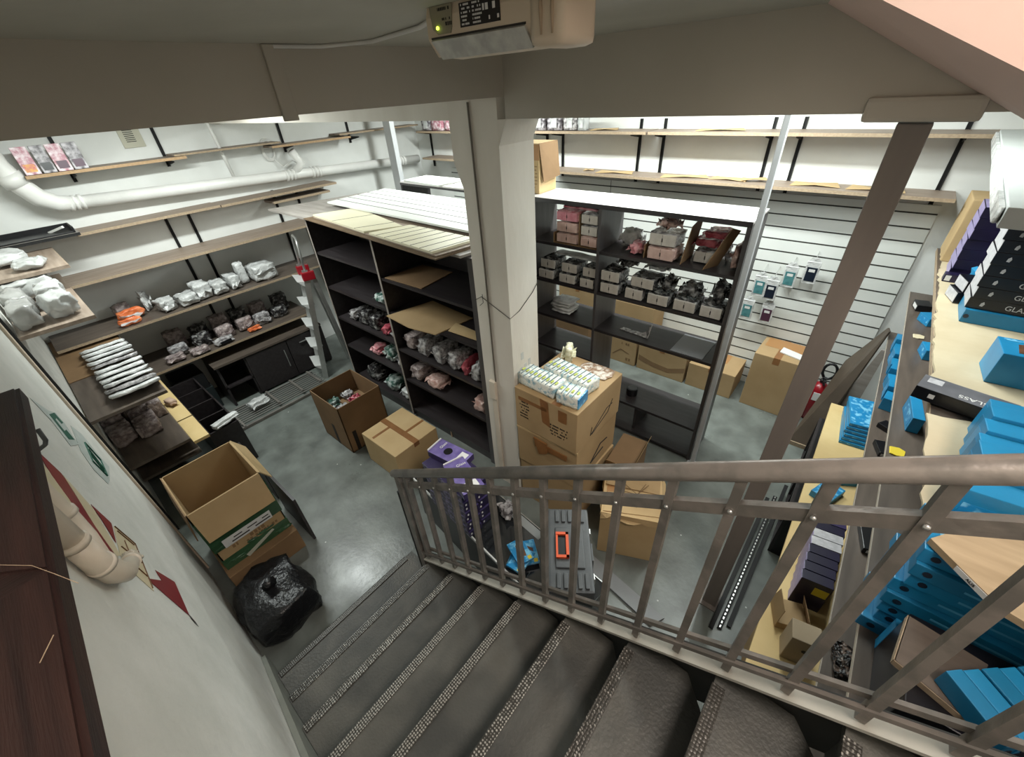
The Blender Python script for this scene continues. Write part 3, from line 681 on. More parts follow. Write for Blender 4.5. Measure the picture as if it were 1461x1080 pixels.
# dresser
dr = thing('sideboard', 'low dark brown sideboard with metal bar handles under the lowest left shelf', 'sideboard', (-5.5, 1.36, 0))
MB().box(-.27, .28, -.62, .70, .555, .58).obj('top', DKPLANK, dr)
MB().box(-.25, .25, -.6, -.575, 0, .555).box(-.25, .25, .675, .70, 0, .555).box(-.25, .25, -.3, -.28, 0, .555).box(-.25, -.235, -.6, .70, 0, .555).box(-.25, .25, -.6, -.28, .25, .27).obj('carcass', WENGE, dr)
a = MB().box(.25, .27, -.28, .21, .03, .54).obj('door', WENGE, dr)
MB().tube([(.285, .15, .2), (.285, .15, .44)], .006, 8).obj('handle', ALU, a)
a = MB().box(.25, .27, .22, .7, .03, .54).obj('door', WENGE, dr)
MB().tube([(.285, .36, .45), (.285, .6, .45)], .006, 8).obj('handle', ALU, a)
tag(MB().box(-5.75, -5.40, .35, .68, 0, .3, .01).obj('storage_crate', mat('dark_green_plastic', '#20292a', .5)), 'dark green crate under the lowest left shelf, left of the sideboard', 'crate')
tag(MB().box(-5.75, -5.4, .36, .66, .301, .5, .01).obj('storage_crate', BLKPL), 'small black crate on top of the dark green crate', 'crate')
# wire rack lying on the floor
wr = thing('wire_rack', 'grey metal shelving frames lying flat on the floor before the sideboard', 'rack', (-5.02, 1.32, 0))
m = MB()
m.bar((.32, -.7, .02), (.32, .38, .02), .03, .03).bar((-.12, -.7, .02), (-.12, .38, .02), .03, .03)
m.obj('side_rail', STEELG, wr)
for y in (-.7, -.66): MB().bar((-.13, y, .035), (.33, y, .035), .02, .025).obj('end_bar', STEELG, wr)
for y in (-.22, .08, .32): MB().bar((-.12, y, .055), (.25, y, .055), .025, .03).obj('cross_bar', STEELG, wr)
for k in range(9): MB().tube([(-.1+.045*k, -.68, .045), (-.1+.045*k, .38, .045)], .006, 6).obj('wire', mat('zinc_wire', '#8f8e8a', .4, metal=.3), wr)
packet('white_packet', 'white wrapped packet lying on the wire rack on the floor', 'packet', (-4.93, .93, .056), (.17, .24, .1), BAGW, .15, 130, .014)
# stepladder
ld = thing('stepladder', 'aluminium stepladder with dark red brackets, standing left of the black unit', 'stepladder', (-4.975, 1.985, 0), -.27)
fr = MB(); 
for k, sx in ((-1, .21), (1, .21)):
    MB().bar((k*.155, -.20, 0), (k*.14, 0, 1.42), .03, .06, up=(0, 1, 0)).obj('front_rail', ALU, ld)
    MB().bar((k*.15, .20, 0), (k*.135, .06, 1.40), .025, .045, up=(0, 1, 0)).obj('rear_rail', ALU, ld)
    MB().box(k*.14-.03, k*.14+.03, -.05, .09, 1.30, 1.40, .01).obj('bracket', REDPL, ld)
for j in range(5):
    t = (j+.7)/5.2; y = -.20 + .20*t; z = 1.42*t
    s = MB().prism([(-.155, y-.10, z+.03), (-.155, y+.04, z+.0), (-.155, y-.01, z-.07)], (.31, 0, 0)).obj('step', mat('pale_step_moulding', '#c9cac8', .4), ld)
MB().tube([(-.14, 0, 1.4), (-.135, .02, 1.68), (-.09, .03, 1.76), (.09, .03, 1.76), (.135, .02, 1.68), (.14, 0, 1.4)], .013, 8).obj('hoop', ALU, ld, True)
MB().bar((-.14, .15, .55), (.14, .15, .55), .01, .03).obj('brace', ALU, ld)

# ------------------------------------------------------------------ floor of the left bay
gb = thing('carton', 'big open carton wrapped in green tape with a white label, by the white wall', 'box', (-3.07, .09, .22))
W, D, Hh = .27, .235, .62
MB().box(-W, -W+.008, -D, D, 0, Hh).obj('wall', CARD, gb)
MB().box(-W, W, -D, -D+.008, 0, Hh).obj('wall', CARD, gb)
MB().box(-W, W, D-.008, D, 0, Hh).obj('wall', CARD, gb)
MB().box(W-.008, W, -D, D, 0, Hh).obj('wall', CARD, gb)
MB().box(-W, W, -D, D, 0, .008).obj('bottom', CARD, gb)
MB().prism([(W, -D+.005, Hh), (W+.13, -D+.015, Hh-.19), (W+.13, D-.015, Hh-.19), (W, D-.005, Hh)], (.006, 0, .002)).obj('front_flap', CARD, gb)
MB().prism([(-W, D, Hh), (-W, D+.07, Hh-.12), (W-.05, D+.06, Hh-.14), (W, D, Hh)], (.0, .006, .003)).obj('side_flap', CARDP, gb)
MB().prism([(-W, -D, Hh), (-W+.02, -D-.03, Hh-.25), (W-.02, -D-.03, Hh-.25), (W, -D, Hh)], (.0, -.006, .003)).obj('side_flap', CARDD, gb)
tp = MB()
for z0, z1 in ((.20, .52), (.0, .10)):
    tp.box(W, W+.006, -D-.006, D+.006, z0, z1); tp.box(-W, W, D, D+.006, z0, z1); tp.box(-W, W, -D-.006, -D, z0, z1)
tp.obj('green_tape', GREENT, gb)
rr = random.Random(9); 
for k in range(8):
    p = Vector((W+.008, rr.uniform(-D, D), rr.choice([.2, .4, .11, .02]) + rr.uniform(-.02, .02)))
    MB().lump(p, (.015, rr.uniform(.06, .14), .03), .012, 3, k, .4).obj('tape_wrinkle', GREENT, gb)
lb = MB().prism([(W+.075, -.17, .335), (W+.075, .16, .335), (W+.05, .16, .235), (W+.05, -.17, .235)], (.002, 0, 0)).obj('label', PAPER, gb)
marks(lb, lambda u, v, t=False: Vector((.0008, 0, .0003)) if t else Vector((W+.0774-.025*(1-v), u, .235+.1*v)), [(.58, -.10, .10, .12), (.22, -.12, .12, .14)], seed=4, fill=.95)
MB().prism([(W+.012, -.1, .03), (W+.012, .12, .10), (W+.014, .13, .085), (W+.014, -.09, .0)], (.004, 0, 0)).obj('torn_label', mat('torn_pale_paper', '#a8a89a', .6), gb)
marks(gb, lambda u, v, t=False: Vector((.0012, 0, 0)) if t else Vector((W+.0005, u, v)), [(.15, -.17, .1, .03), (.12, -.05, .18, .022)], CARDD, seed=6)
carton('carton', 'brown carton lying under the green taped carton', 'box', -3.36, -2.72, -.17, .34, 0, .219, CARDD, tape=None)
tb = MB().lump((0, 0, 0), (.56, .47, .36), .025, 12, 3, .55, f=8).obj('bin_bag', TRASH, smooth=True); tb.location = (-2.33, -.015, 0)
tag(tb, 'full black bin bag on the floor at the foot of the stairs', 'bin bag')
k = MB().tube([(0, 0, .33), (.02, 0, .38), (.05, .02, .41)], [.05, .025, .04], 9).obj('knot', TRASH, tb, True)

ob = thing('carton', 'open brown carton with shiny packets inside, before the black unit', 'box', (-3.61, 1.43, 0))
W, D, Hh = .265, .24, .58
for nm, a in (('wall', (-W, -W+.007, -D, D)), ('wall', (W-.007, W, -D, D)), ('wall', (-W, W, -D, -D+.007)), ('wall', (-W, W, D-.007, D))):
    MB().box(*a, 0, Hh).obj(nm, CARDD, ob)
MB().box(-W, W, -D, D, 0, .01).obj('bottom', CARDD, ob)
MB().box(W, W+.003, -D+.06, -D+.1, 0, .25).box(-.02, .03, -D-.002, -D, .0, .26).obj('tape', INK, ob)
MB().box(-W+.01, W-.01, -D+.01, D-.01, .01, .33).obj('packing_fill', CARDD, ob)
for i, (x, y, mm, lab) in enumerate([(-.16, -.09, BAGGR, 'green and white packet inside the open brown carton'), (.03, -.09, BAGS, 'silver packet inside the open brown carton, nearest its right corner'), (-.005, .08, BAGRED, 'red packet inside the open brown carton'), (-.16, .08, BAGS, 'clear packet at the far side inside the open brown carton'), (.165, .1, BAGW, 'white packet at the right inside the open brown carton')]):
    packet('clear_packet', lab, 'packet', (-3.61+x, 1.43+y, .331), (.17, .13, .09), mm, .1*(i-2), 140+i, .02, 'packets in the open carton')
fb = carton('carton', 'flat taped carton beside the open carton, before the black unit', 'box', -3.13, -2.60, 1.25, 1.74, 0, .35, CARDP, tape='x')
MB().box(-.2, .2, -.2, -.18, .3501, .3512).obj('tape', mat('faded_tape', '#8f6f4a', .4), fb) if False else None
MB().box(-.13, -.1, -.22, -.02, .35, .3512).obj('tape', TAPE, fb); MB().box(.06, .09, .03, .24, .35, .3512).obj('tape', TAPE, fb)

# goods in the black unit
def cabpk(label, x, y, z, size, m, rz=0, seed=1, grp='packets in the black unit'):
    size = (size[0], size[1]*1.25, size[2]*1.25); y += size[1]*.1
    packet('clear_packet', label, 'packet', (x, y, z), size, m, rz, seed, .016, grp)
for i, (x, z, m, sz, lab) in enumerate([(-3.5, 1.321, BAGGR, (.26, .2, .07), 'pale green packet on the second shelf of the left bay, black unit'),
        (-4.15, .951, BAGS, (.16, .2, .1), 'white topped packet beside the ladder in the left bay of the black unit'), (-3.95, .951, BAGK, (.2, .25, .13), 'black packet, left of centre on the third left bay shelf'), (-3.74, .951, BAGK, (.2, .25, .13), 'black packet, right of centre on the third left bay shelf'),
        (-3.55, .951, BAGRED, (.15, .16, .08), 'red edged packet at the right of the third left bay shelf'), (-3.395, .951, BAGS, (.13, .14, .07), 'silver packet against the divider on the third left bay shelf'),
        (-3.88, .581, BAGP, (.2, .14, .09), 'pink packet on the fourth left bay shelf, black unit'), (-3.61, .581, BAGGR, (.22, .2, .15), 'green topped packet on the fourth left bay shelf, black unit'), (-3.405, .581, BAGS, (.15, .22, .13), 'silver packet by the divider on the fourth left bay shelf'),
        (-4.1, .141, BAGK, (.24, .2, .16), 'black packet at the left of the bottom left bay shelf'), (-3.75, .141, BAGGR, (.26, .22, .12), 'green and white packet in the middle of the bottom left bay shelf'), (-3.46, .141, BAGW, (.24, .2, .1), 'white packet by the divider on the bottom left bay shelf'),
        (-3.15, .901, BAGM, (.19, .2, .14), 'dull mauve packet at the left end of the third right bay shelf'), (-2.945, .901, BAGS, (.2, .22, .15), 'silver packet with red end, third right bay shelf'), (-2.735, .901, BAGS, (.19, .22, .14), 'middle silver packet of the third right bay shelf'),
        (-2.53, .901, BAGS, (.19, .22, .14), 'silver packet before the red one, third right bay shelf'), (-2.375, .901, BAGRED, (.1, .18, .13), 'narrow red packet on the third right bay shelf'), (-2.235, .901, BAGS, (.17, .22, .14), 'silver packet at the right end of the third right bay shelf'),
        (-3.15, .531, BAGM, (.22, .2, .13), 'mauve packet at the left end of the fourth right bay shelf'), (-2.89, .531, BAGPE, (.26, .16, .1), 'peach packet leaning on the fourth right bay shelf'), (-2.24, .531, BAGPE, (.2, .22, .12), 'pink white packet at the right end of the fourth right bay shelf')]):
    cabpk(lab, x, CY0+.04+sz[1]/2, z, sz, m, .03*((i % 3)-1), 160+i)
cabpk('second layer dark packet behind, third right bay shelf', -2.45, CY0+.40, .901, (.3, .12, .17), BAGK, 0, 199)
def sheet(name, label, pts, t, m, cat='cardboard', group=None):
    return tag(MB().prism(pts, t).obj(name, m), label, cat, group)
sheet('cardboard_sheet', 'brown cardboard sheet lying on the top right bay shelf of the black unit', [(-3.24, 1.97, 1.652), (-2.75, 1.99, 1.652), (-2.8, 2.4, 1.652), (-3.2, 2.38, 1.652)], (0, 0, .006), CARDD)
sheet('cardboard_sheet', 'folded cardboard sticking out over the second right bay shelf, black unit', [(-3.22, 1.88, 1.312), (-2.85, 1.85, 1.312), (-2.55, 1.9, 1.312), (-2.5, 2.3, 1.312), (-3.1, 2.35, 1.312)], (0, 0, .008), CARD)
sheet('cardboard_sheet', 'pale cardboard strip on the second right bay shelf of the black unit', [(-2.5, 2.0, 1.322), (-2.16, 2.02, 1.322), (-2.16, 2.12, 1.322), (-2.55, 2.14, 1.322)], (0, 0, .005), CARDP)
# ------------------------------------------------------------------ goods on the open unit right of the pillar
UF = RY0 + .02
def ubundle(label, x0, x1, z, h, wrap, endm, seed, dy=0, grp=None, rz=0, depth=.2, **k):
    return bundle('wrapped_bundle', label, 'bundle', ((x0+x1)/2, UF+depth/2+dy, z), (x1-x0, depth, h), wrap, endm, rz, seed, grp, **k)
G = 'bundles in the upper left bay of the open unit'
z = 1.826
tag(MB().box(-2.19, -1.735, UF, UF+.24, z, z+.005).box(-2.19, -2.184, UF, UF+.24, z, z+.09).box(-1.93, -1.922, UF+.01, UF+.24, z, z+.27).obj('cardboard_tray', CARDD), 'thin cardboard tray under the pink bundles, upper left bay of the open unit', 'tray')
for c, (x0, x1) in enumerate(((-2.17, -1.935), (-1.915, -1.74))):
    for r in range(3):
        wrap, em = (((BAGPE, BOXPE), (BAGPE, BOXPE), (BAGP, BOXPK)), ((BAGPE, BOXPE), (BAGS, BOXW), (BAGS, BOXW)))[c][r]
        ubundle('%s bundle of the %s column, upper left bay of the open unit' % (['bottom', 'middle', 'top'][r], ['left pinkish', 'right pale'][c]), x0, x1, z+.006+.094*r, .09, wrap, em, 200+c*3+r, .01, G)
packet('clear_packet', 'crumpled film packet lying over the pink bundles, upper left bay of the open unit', 'packet', (-1.95, UF+.13, z+.29), (.36, .18, .03), BAGP, .02, 210, .01, fin=False)
G = 'bundles on the upper right shelf of the open unit'
for r, (w, e) in enumerate(((BAGPE, BOXPE), (BAGS, BOXW))):
    ubundle('%s bundle leaning in the open cardboard, upper right bay of the open unit' % ['lower peach', 'upper white'][r], -1.31, -1.08, z+.11*r, .105, w, e, 215+r, .02, G)
packet('wrapped_bundle', 'loose pinkish packet heaped on top of the two bundles, upper right bay', 'bundle', (-1.19, UF+.12, z+.22), (.2, .18, .1), BAGPE, .3, 218, .03, G)
packet('wrapped_bundle', 'small pink packet left of the bundles, upper right bay of the open unit', 'bundle', (-1.43, UF+.12, z), (.16, .18, .1), BAGP, .2, 219, .02, G)
tag(MB().prism([(-1.035, UF+.02, z), (-1.035, UF+.27, z), (-1.0, UF+.27, z+.32), (-1.0, UF+.04, z+.28)], (.006, 0, 0)).obj('cardboard_flap', CARDD), 'cardboard flap standing right of the peach bundles, open unit', 'cardboard')
tag(MB().prism([(-1.325, UF+.02, z), (-1.325, UF+.27, z), (-1.325, UF+.27, z+.17), (-1.325, UF+.02, z+.1)], (-.006, 0, 0)).obj('cardboard_flap', CARDD), 'low cardboard flap standing left of the peach bundles, open unit', 'cardboard')
ubundle('white bundle under the two crimson ones, upper right bay of the open unit', -.98, -.80, z, .1, BAGS, BOXW, 222, .12, G)
packet('wrapped_bundle', 'lower crimson packet, upper right bay of the open unit', 'bundle', (-.92, UF+.23, z+.105), (.22, .2, .07), BAGRED, .05, 223, .012, G)
packet('wrapped_bundle', 'upper crimson packet, upper right bay of the open unit', 'bundle', (-.86, UF+.24, z+.18), (.2, .2, .06), BAGRED, -.05, 224, .012, G)
tag(MB().prism([(-.86, UF+.0, z), (-.80, UF+.14, z), (-.70, UF+.14, z+.27), (-.735, UF+.06, z+.3)], (.006, -.002, 0)).obj('cardboard_sheet', CARDD), 'cardboard sheet leaning before the crimson packets, open unit', 'cardboard')
packet('wrapped_bundle', 'pale packet behind the leaning cardboard sheet, open unit', 'bundle', (-.775, UF+.28, z), (.07, .14, .12), BAGS, .0, 226, .02, G)
packet('wrapped_bundle', 'brownish pink packet at the right end, upper right bay', 'bundle', (-.685, UF+.2, z), (.1, .22, .17), BAGPE, .0, 227, .02, G)
packet('clear_bag', 'pale blue clear bag at the back, upper right bay left end', 'bag', (-1.55, UF+.27, z), (.22, .14, .15), BAGW, .1, 228, .02)
z = 1.461
G = 'dark wrapped bundles on the second shelf of the open unit'
for r in range(2):
    for c, (x0, x1) in enumerate(((-2.37, -2.18), (-2.13, -1.94), (-1.90, -1.745))):
        ubundle('black and white bundle, %s in the %s row, second shelf left bay' % (['left', 'middle', 'right'][c], ['lower', 'upper'][r]), x0+.02*r, x1+.01*r, z+.102*r, .098, BAGK, BOXW, 230+r*3+c, .012*r, G)
packet('clear_packet', 'white trays lying across the dark bundles, second shelf left bay', 'packet', (-2.02, UF+.17, z+.205), (.5, .12, .03), BAGW, -.05, 240, .008, fin=False)
for i, (x0, x1, zz, lab) in enumerate([(-1.69, -1.50, 0, 'lower black and white bundle next to the divider, second shelf right bay'), (-1.69, -1.50, .11, 'upper black and white bundle next to the divider, second shelf right bay'),
        (-1.45, -1.28, 0, 'bottom row, second black and white bundle from the divider'), (-1.25, -1.06, 0, 'bottom row, third black and white bundle from the divider'),
        (-1.03, -.84, 0, 'bottom row, fourth black and white bundle from the divider'), (-.82, -.645, 0, 'bottom row, rightmost black and white bundle by the end panel')]):
    ubundle(lab, x0, x1, z+zz, .105, BAGK, BOXW, 250+i, .0, G)
ubundle('black and white bundle lying on the second and third, second shelf', -1.41, -1.19, z+.112, .1, BAGK, BOXW, 258, .01, G, rz=-.06)
for i, (x, y, zz, sx, sz, lab) in enumerate([(-1.12, .12, .11, .14, .13, 'dark end bundle standing upright, second shelf right bay'), (-.93, .12, .108, .2, .1, 'grey crumpled bundle above the fourth one, second shelf'), (-.72, .14, .108, .16, .15, 'dark crumpled bundle above the rightmost one'),
                                             (-1.52, .2, .22, .2, .07, 'grey crumpled packet topmost next to the divider, second shelf'), (-1.27, .24, .215, .22, .06, 'pale clear packet at the back, second shelf right bay')]):
    packet('wrapped_bundle', lab, 'bundle', (x, UF+y, z+zz), (sx, .2, sz), BAGK if i != 4 else BAGW, .1, 260+i, .02, G)
z = 1.091
for k, (dx, rz_) in enumerate([(0, .05), (.012, -.04), (-.01, .08), (.015, 0)]):
    packet('flat_white_pack', '%s flat white pack of the small stack, third shelf left bay' % ['bottom', 'second', 'third', 'top'][k], 'packet', (-2.16+dx, UF+.16, z+.034*k), (.24, .2, .032), BAGW, rz_, 270+k, .008, 'stack of flat white packs', fin=False)
wb = thing('clear_bracket', 'clear bent plastic holders lying on the third shelf right bay', 'holder', (-1.35, UF+.17, z), .1)
MB().prism([(-.16, -.05, .0), (.1, -.1, .0), (.12, -.04, .0), (-.14, .0, .0)], (0, 0, .004)).obj('plate', BAGS, wb)
MB().prism([(.02, -.08, .004), (.12, -.11, .004), (.13, -.1, .12), (.08, -.02, .02)], (.004, .004, 0)).obj('wing', BAGS, wb)
MB().bar((.12, -.1, .0), (.14, -.08, .13), .006, .006).obj('rod', BAGW, wb)
tag(MB().box(-.98, -.71, RY0+.02, RY0+.36, 1.091, 1.094).obj('grey_sheet', mat('grey_plastic_sheet', '#7f8083', .35)), 'plain grey sheet lying on the third shelf, right end', 'sheet')
pk = MB().tube([(0, 0, 0), (0, 0, .075)], .055, 18).obj('black_puck', BLKPL); pk.location = (-1.32, 3.27, .381); tag(pk, 'small black round tin on the low shelf of the open unit', 'tin')
MB().tube([(0, 0, .075), (0, 0, .079)], .045, 18).obj('lid', GRYPL, pk)

# carton standing on the unit, behind the pillar
c = carton('carton', 'tall worn carton on the open unit top, half hidden by the pillar', 'box', -2.78, -2.40, 3.2, 3.46, 2.201, 2.60, CARDP, tape=None)
MB().box(-.195, .195, -.1315, -.1305, .27, .39).obj('tape', mat('faded_tape', '#a5794c', .4), c)
MB().prism([(.192, -.13, .4), (.2, .13, .4), (.23, .13, .12), (.215, -.1, .1)], (.005, 0, 0)).obj('flap', CARDD, c)
marks(c, lambda u, v, t=False: Vector((0, -.001, 0)) if t else Vector((u, -.1305, v)), [(.05+.028*k, .04, .17, .008) for k in range(7)], CARDD, seed=3)
c2 = MB().box(-3.25, -2.8, 3.15, 3.45, 2.2015, 2.215).obj('white_board', SLATC); tag(c2, 'small cream board on the pale topped unit beside the tall carton', 'board')
for k, (dx, w) in enumerate(((0, .0), (.02, .05))):
    tag(MB().prism([(-2.40, 2.9+.1*k, 2.0+.03*k), (-1.98, 2.88, 2.0+.03*k), (-2.0, 2.98, 2.0+.03*k), (-2.4, 3.05, 2.0+.03*k)], (0, 0, .012)).obj('slat_offcut', SLATC), ['lower', 'upper'][k]+' cream offcut sticking out right of the pillar', 'board', 'cream offcuts by the pillar') if False else None

# back wall goods
for i, (x, w, m, lab) in enumerate([(-3.36, .2, TINS, 'clear packet of dark cases, just right of the pillar on the high back plank'), (-3.14, .2, TINS, 'second clear packet right of the pillar, high back plank'), (-2.93, .17, BAGS, 'third clear packet right of the pillar, high back plank'), (-2.78, .1, CLEAR, 'empty clear packet at the end of the row, high back plank'),
                                   (-5.35, .2, TINS, 'grey and white packet left of the pillar on the high back plank'), (-5.12, .24, PINKPR, 'pink packet in the middle, left of the pillar on the high back plank'), (-4.88, .17, PINKPR, 'mauve packet nearest the pillar, left on the high back plank')]):
    o = MB().lump((0, 0, 0), (w, .1, .15), .006, 3, 300+i, .06).obj('display_packet', m, smooth=True); o.location = (x, YB-.22, 2.571 if x > -4 else 2.561)
    tag(o, lab, 'packet', 'packets on the high back plank'); MB().box(-w*.2, w*.2, -.058, -.052, .03, .12).obj('card_insert', BAGW if m is not PINKPR else PINKPR, o)
SG = 'cardboard scraps on the back planks'
for i, (x, y, z, w, d, rz, lab) in enumerate([(-2.55, 4.6, 2.571, .3, .12, .2, 'thin cardboard scrap on the high plank, right of the packets'), (-1.36, 4.6, 2.571, .42, .12, .1, 'cardboard scrap with curled end in the middle of the high plank'),
        (-2.74, 4.62, 2.166, .12, .08, .3, 'tiny cardboard scrap nearest the carton on the lower plank'), (-2.38, 4.58, 2.166, .42, .14, .12, 'flat cardboard scrap right of the carton, lower plank'), (-1.62, 4.6, 2.166, .46, .13, .25, 'folded cardboard scrap left of the middle, lower plank'),
        (-1.2, 4.62, 2.166, .34, .14, -.1, 'cardboard scrap in the middle of the lower plank'), (-.98, 4.60, 2.181, .22, .1, .3, 'small cardboard scrap on another, lower plank'), (-.5, 4.62, 2.166, .36, .16, .05, 'cardboard scrap left of the steel post, lower plank'),
        (-.08, 4.6, 2.166, .38, .16, -.05, 'cardboard scrap right of the steel post, lower plank')]):
    o = MB().prism([(-w/2, -d/2, .0), (0, -d*.4, .012), (w/2, -d/2, .003), (w*.42, d/2, .008), (-.05, d*.45, .0), (-w*.45, d/2, .006)], (0, 0, .006)).obj('cardboard_scrap', CARDP)
    o.location = (x, y, z); o.rotation_euler = (0, 0, rz); tag(o, lab, 'cardboard', SG)
# cartons on the floor before the slatted panel
BGp = 'cartons along the back wall'
b1 = carton('carton', 'carton with print, leftmost one seen through the open unit, on the floor', 'box', -2.12, -1.75, 4.28, 4.66, 0, .36, CARD, tape=None, group=BGp)
marks(b1, lambda u, v, t=False: Vector((0, -.001, 0)) if t else Vector((u, -.1905, v)), [(.27, -.05, .08, .03), (.05, .06, .12, .04)], CARDD, seed=2)
MB().prism([(-.13, -.1905, .1), (-.02, -.1905, .2), (.1, -.1905, .16), (.1, -.1905, .15), (-.02, -.1905, .185), (-.12, -.1905, .09)], (0, -.001, 0)).obj('print', CARDD, b1)
b2 = carton('carton', 'wide carton with water stain, second from left through the open unit', 'box', -1.72, -1.13, 4.28, 4.68, 0, .36, CARD, tape='y', group=BGp)
MB().prism([(-.28, -.2005, .2), (-.1, -.2005, .15), (.1, -.2005, .13), (.29, -.2005, .2), (.29, -.2005, .14), (.1, -.2005, .07), (-.1, -.2005, .09), (-.28, -.2005, .13)], (0, -.0008, 0)).obj('stain', CARDD, b2)
b3 = carton('carton', 'low carton with taped top behind the end of the open unit', 'box', -1.10, -.60, 4.28, 4.70, 0, .30, CARD, tape='y', group=BGp)
MB().box(-.1, .1, -.0, .2, .3001, .3015).obj('tape', mat('faded_tape', '#a5794c', .4), b3)
b4 = carton('carton', 'tall carton with a white slip on top, left of the steel column', 'box', -.49, -.08, 4.28, 4.70, 0, .645, CARD, tape='y', group=BGp, rz=-.03)
MB().box(-.17, .17, .0, .2, .6452, .6464).obj('tape', mat('faded_tape', '#a5794c', .4), b4)
tag(MB().prism([(-.3, 4.42, .648), (-.1, 4.36, .648), (-.09, 4.46, .648), (-.29, 4.53, .648)], (0, 0, .01)).obj('paper_slip', PAPER), 'white document pouch lying on the tall carton', 'paper')
carton('carton', 'carton standing on the printed ones at the back, third shelf height', 'box', -2.15, -1.62, 4.36, 4.68, .361, .80, CARD, tape=None, group=BGp)
carton('carton', 'carton on the floor seen low in the left bay of the open unit', 'box', -3.0, -2.45, 4.3, 4.68, 0, .42, CARDD, tape=None, group=BGp)
carton('carton', 'upper carton seen in the left bay of the open unit', 'box', -2.95, -2.38, 4.34, 4.68, .421, .84, CARD, tape='y', group=BGp)
# hanging packs on the slatted panel
HG = 'hanging packs on the slatted panel'
for i, (x, z1, yo, m, lab) in enumerate([(-.68, 1.31, .12, TEAL, 'upper left teal phone accessory pack hanging on the slatted panel'), (-.57, 1.30, .15, NAVY, 'dark navy pack second from left in the upper cluster, slatted panel'), (-.46, 1.43, .06, TEAL, 'teal pack hanging behind the navy one, slatted panel'),
        (-.73, 1.04, .12, TEAL, 'lower left green pack hanging on the slatted panel'), (-.545, 1.03, .10, PLUM, 'plum coloured pack, lower right of the cluster, slatted panel'), (-.30, 1.51, .08, NAVY, 'single navy pack hanging apart at the right, slatted panel')]):
    r = thing('hanging_pack', lab, 'packet', (x, YB-.03-yo, z1-.2), 0, HG, rot=(.12, 0, 0))
    MB().box(-.045, .045, -.008, .012, 0, .2, .004).obj('blister', BAGW, r)
    c = MB().box(-.033, .033, -.0105, -.008, .025, .15).obj('printed_card', m, r)
    MB().box(-.02, .02, -.0115, -.0105, .11, .135).obj('emblem', PAPER, c)
    r.scale = (1.25, 1, 1.1); MB().tube([(0, yo+.03, .24+yo*.12), (0, .0, .222), (0, -.03, .225)], .0025, 6).obj('hook', ALU, r)
    MB().prism([(-.04, 0, .2), (.04, 0, .2), (.02, .003, .235), (-.02, .003, .235)], (0, .003, 0)).obj('hanger', BAGW, r)
# fire extinguisher
fe = thing('fire_extinguisher', 'red fire extinguisher with black hose standing right of the steel column', 'fire extinguisher', (.13, 4.45, 0))
MB().tube([(0, 0, .0), (0, 0, .02), (0, 0, .03), (0, 0, .36), (0, 0, .40), (0, 0, .425), (0, 0, .43)], [.07, .075, .085, .085, .07, .035, .025], 20).obj('cylinder', REDPL, fe, True)
MB().tube([(0, 0, .425), (0, 0, .47)], .022, 12).obj('valve', BLKPL, fe, True)
h = MB().bar((0, 0, .465), (.02, -.1, .50), .02, .012).bar((0, 0, .455), (.02, -.09, .455), .018, .01).obj('handle', BLKPL, fe)
MB().tube([(.01, .02, .46)] + [(.03+.055*math.cos(a)-.01, .02, .56+.085*math.sin(a)) for a in [-2.2+.42*i for i in range(16)]], .013, 8).obj('hose', BLKPL, fe, True)
MB().prism([(-.03, -.083, .26), (.03, -.083, .26), (.03, -.083, .35), (-.03, -.083, .35)], (0, -.006, 0)).obj('label', PAPER, fe)
MB().box(.055, .075, -.075, -.045, .27, .33).obj('tag', PAPER, fe)

# ------------------------------------------------------------------ stack of cartons beside the pillar
sx0, sx1, sy0, sy1 = -1.63, -1.08, 1.83, 2.44
SGp = 'stack of cartons right of the pillar'
s3 = carton('carton', 'bottom carton of the stack right of the pillar, behind the railing', 'box', sx0, sx1, sy0+.02, sy1, 0, .455, CARD, group=SGp, tape=None)
s2 = carton('carton', 'middle carton of the stack right of the pillar, with torn brown tape', 'box', sx0-.005, sx1-.01, sy0+.01, sy1+.01, .456, .83, CARD, group=SGp, tape=None, rz=.02)
s1 = carton('carton', 'top carton of the stack right of the pillar, printed and taped', 'box', sx0, sx1, sy0, sy1, .831, 1.20, CARD, group=SGp, tape=None, rz=-.015)
hx, hy = .275, .305
MB().prism([(-.04, -hy-.001, .37), (.03, -hy-.001, .36), (.05, -hy-.001, .14), (-.02, -hy-.001, .16)], (0, -.0012, 0)).obj('tape', TAPE, s1)
MB().box(-.24, .02, -hy-.0022, -hy-.001, .27, .30).obj('tape', TAPE, s1)
MB().box(.12, .19, -hy-.0022, -hy-.001, .24, .34).obj('tape', TAPE, s1)
MB().box(.06, .13, -hy, hy, .3692, .3708).obj('tape', TAPE, s1)
marks(s1, lambda u, v, t=False: Vector((0, -.001, 0)) if t else Vector((u, -hy-.001, v)), [(.255-.028*k, -.23, -.14, .011) for k in range(6)] + [(.17-.028*k, .05, .2, .012) for k in range(4)], INK, seed=8)
hm2 = MB(); F = lambda u, v: (hx+.001, u, v)
for a, b in (((-.12, .05), (.1, .17)), ((.1, .17), (.18, .17)), ((-.12, .05), (-.1, .12)), ((-.1, .05), (.12, .12)), ((.12, .12), (.18, .21))): hm2.bar(F(*a), F(*b), .004, .005, up=(1, 0, 0))
hm2.obj('print', INK, s1)
MB().prism([(-.1, -.33, .35), (.02, -.33, .34), (.02, -.33, .24), (-.05, -.33, .2), (-.07, -.33, .26)], (0, .012, 0)).box(-.1, .19, -.316, -.309, .25, .3).obj('tape', TAPE, s2)
MB().box(-.276, .276, -.308, -.30, .355, .372).obj('lid_edge', CARDP, s2)
hm3 = MB()
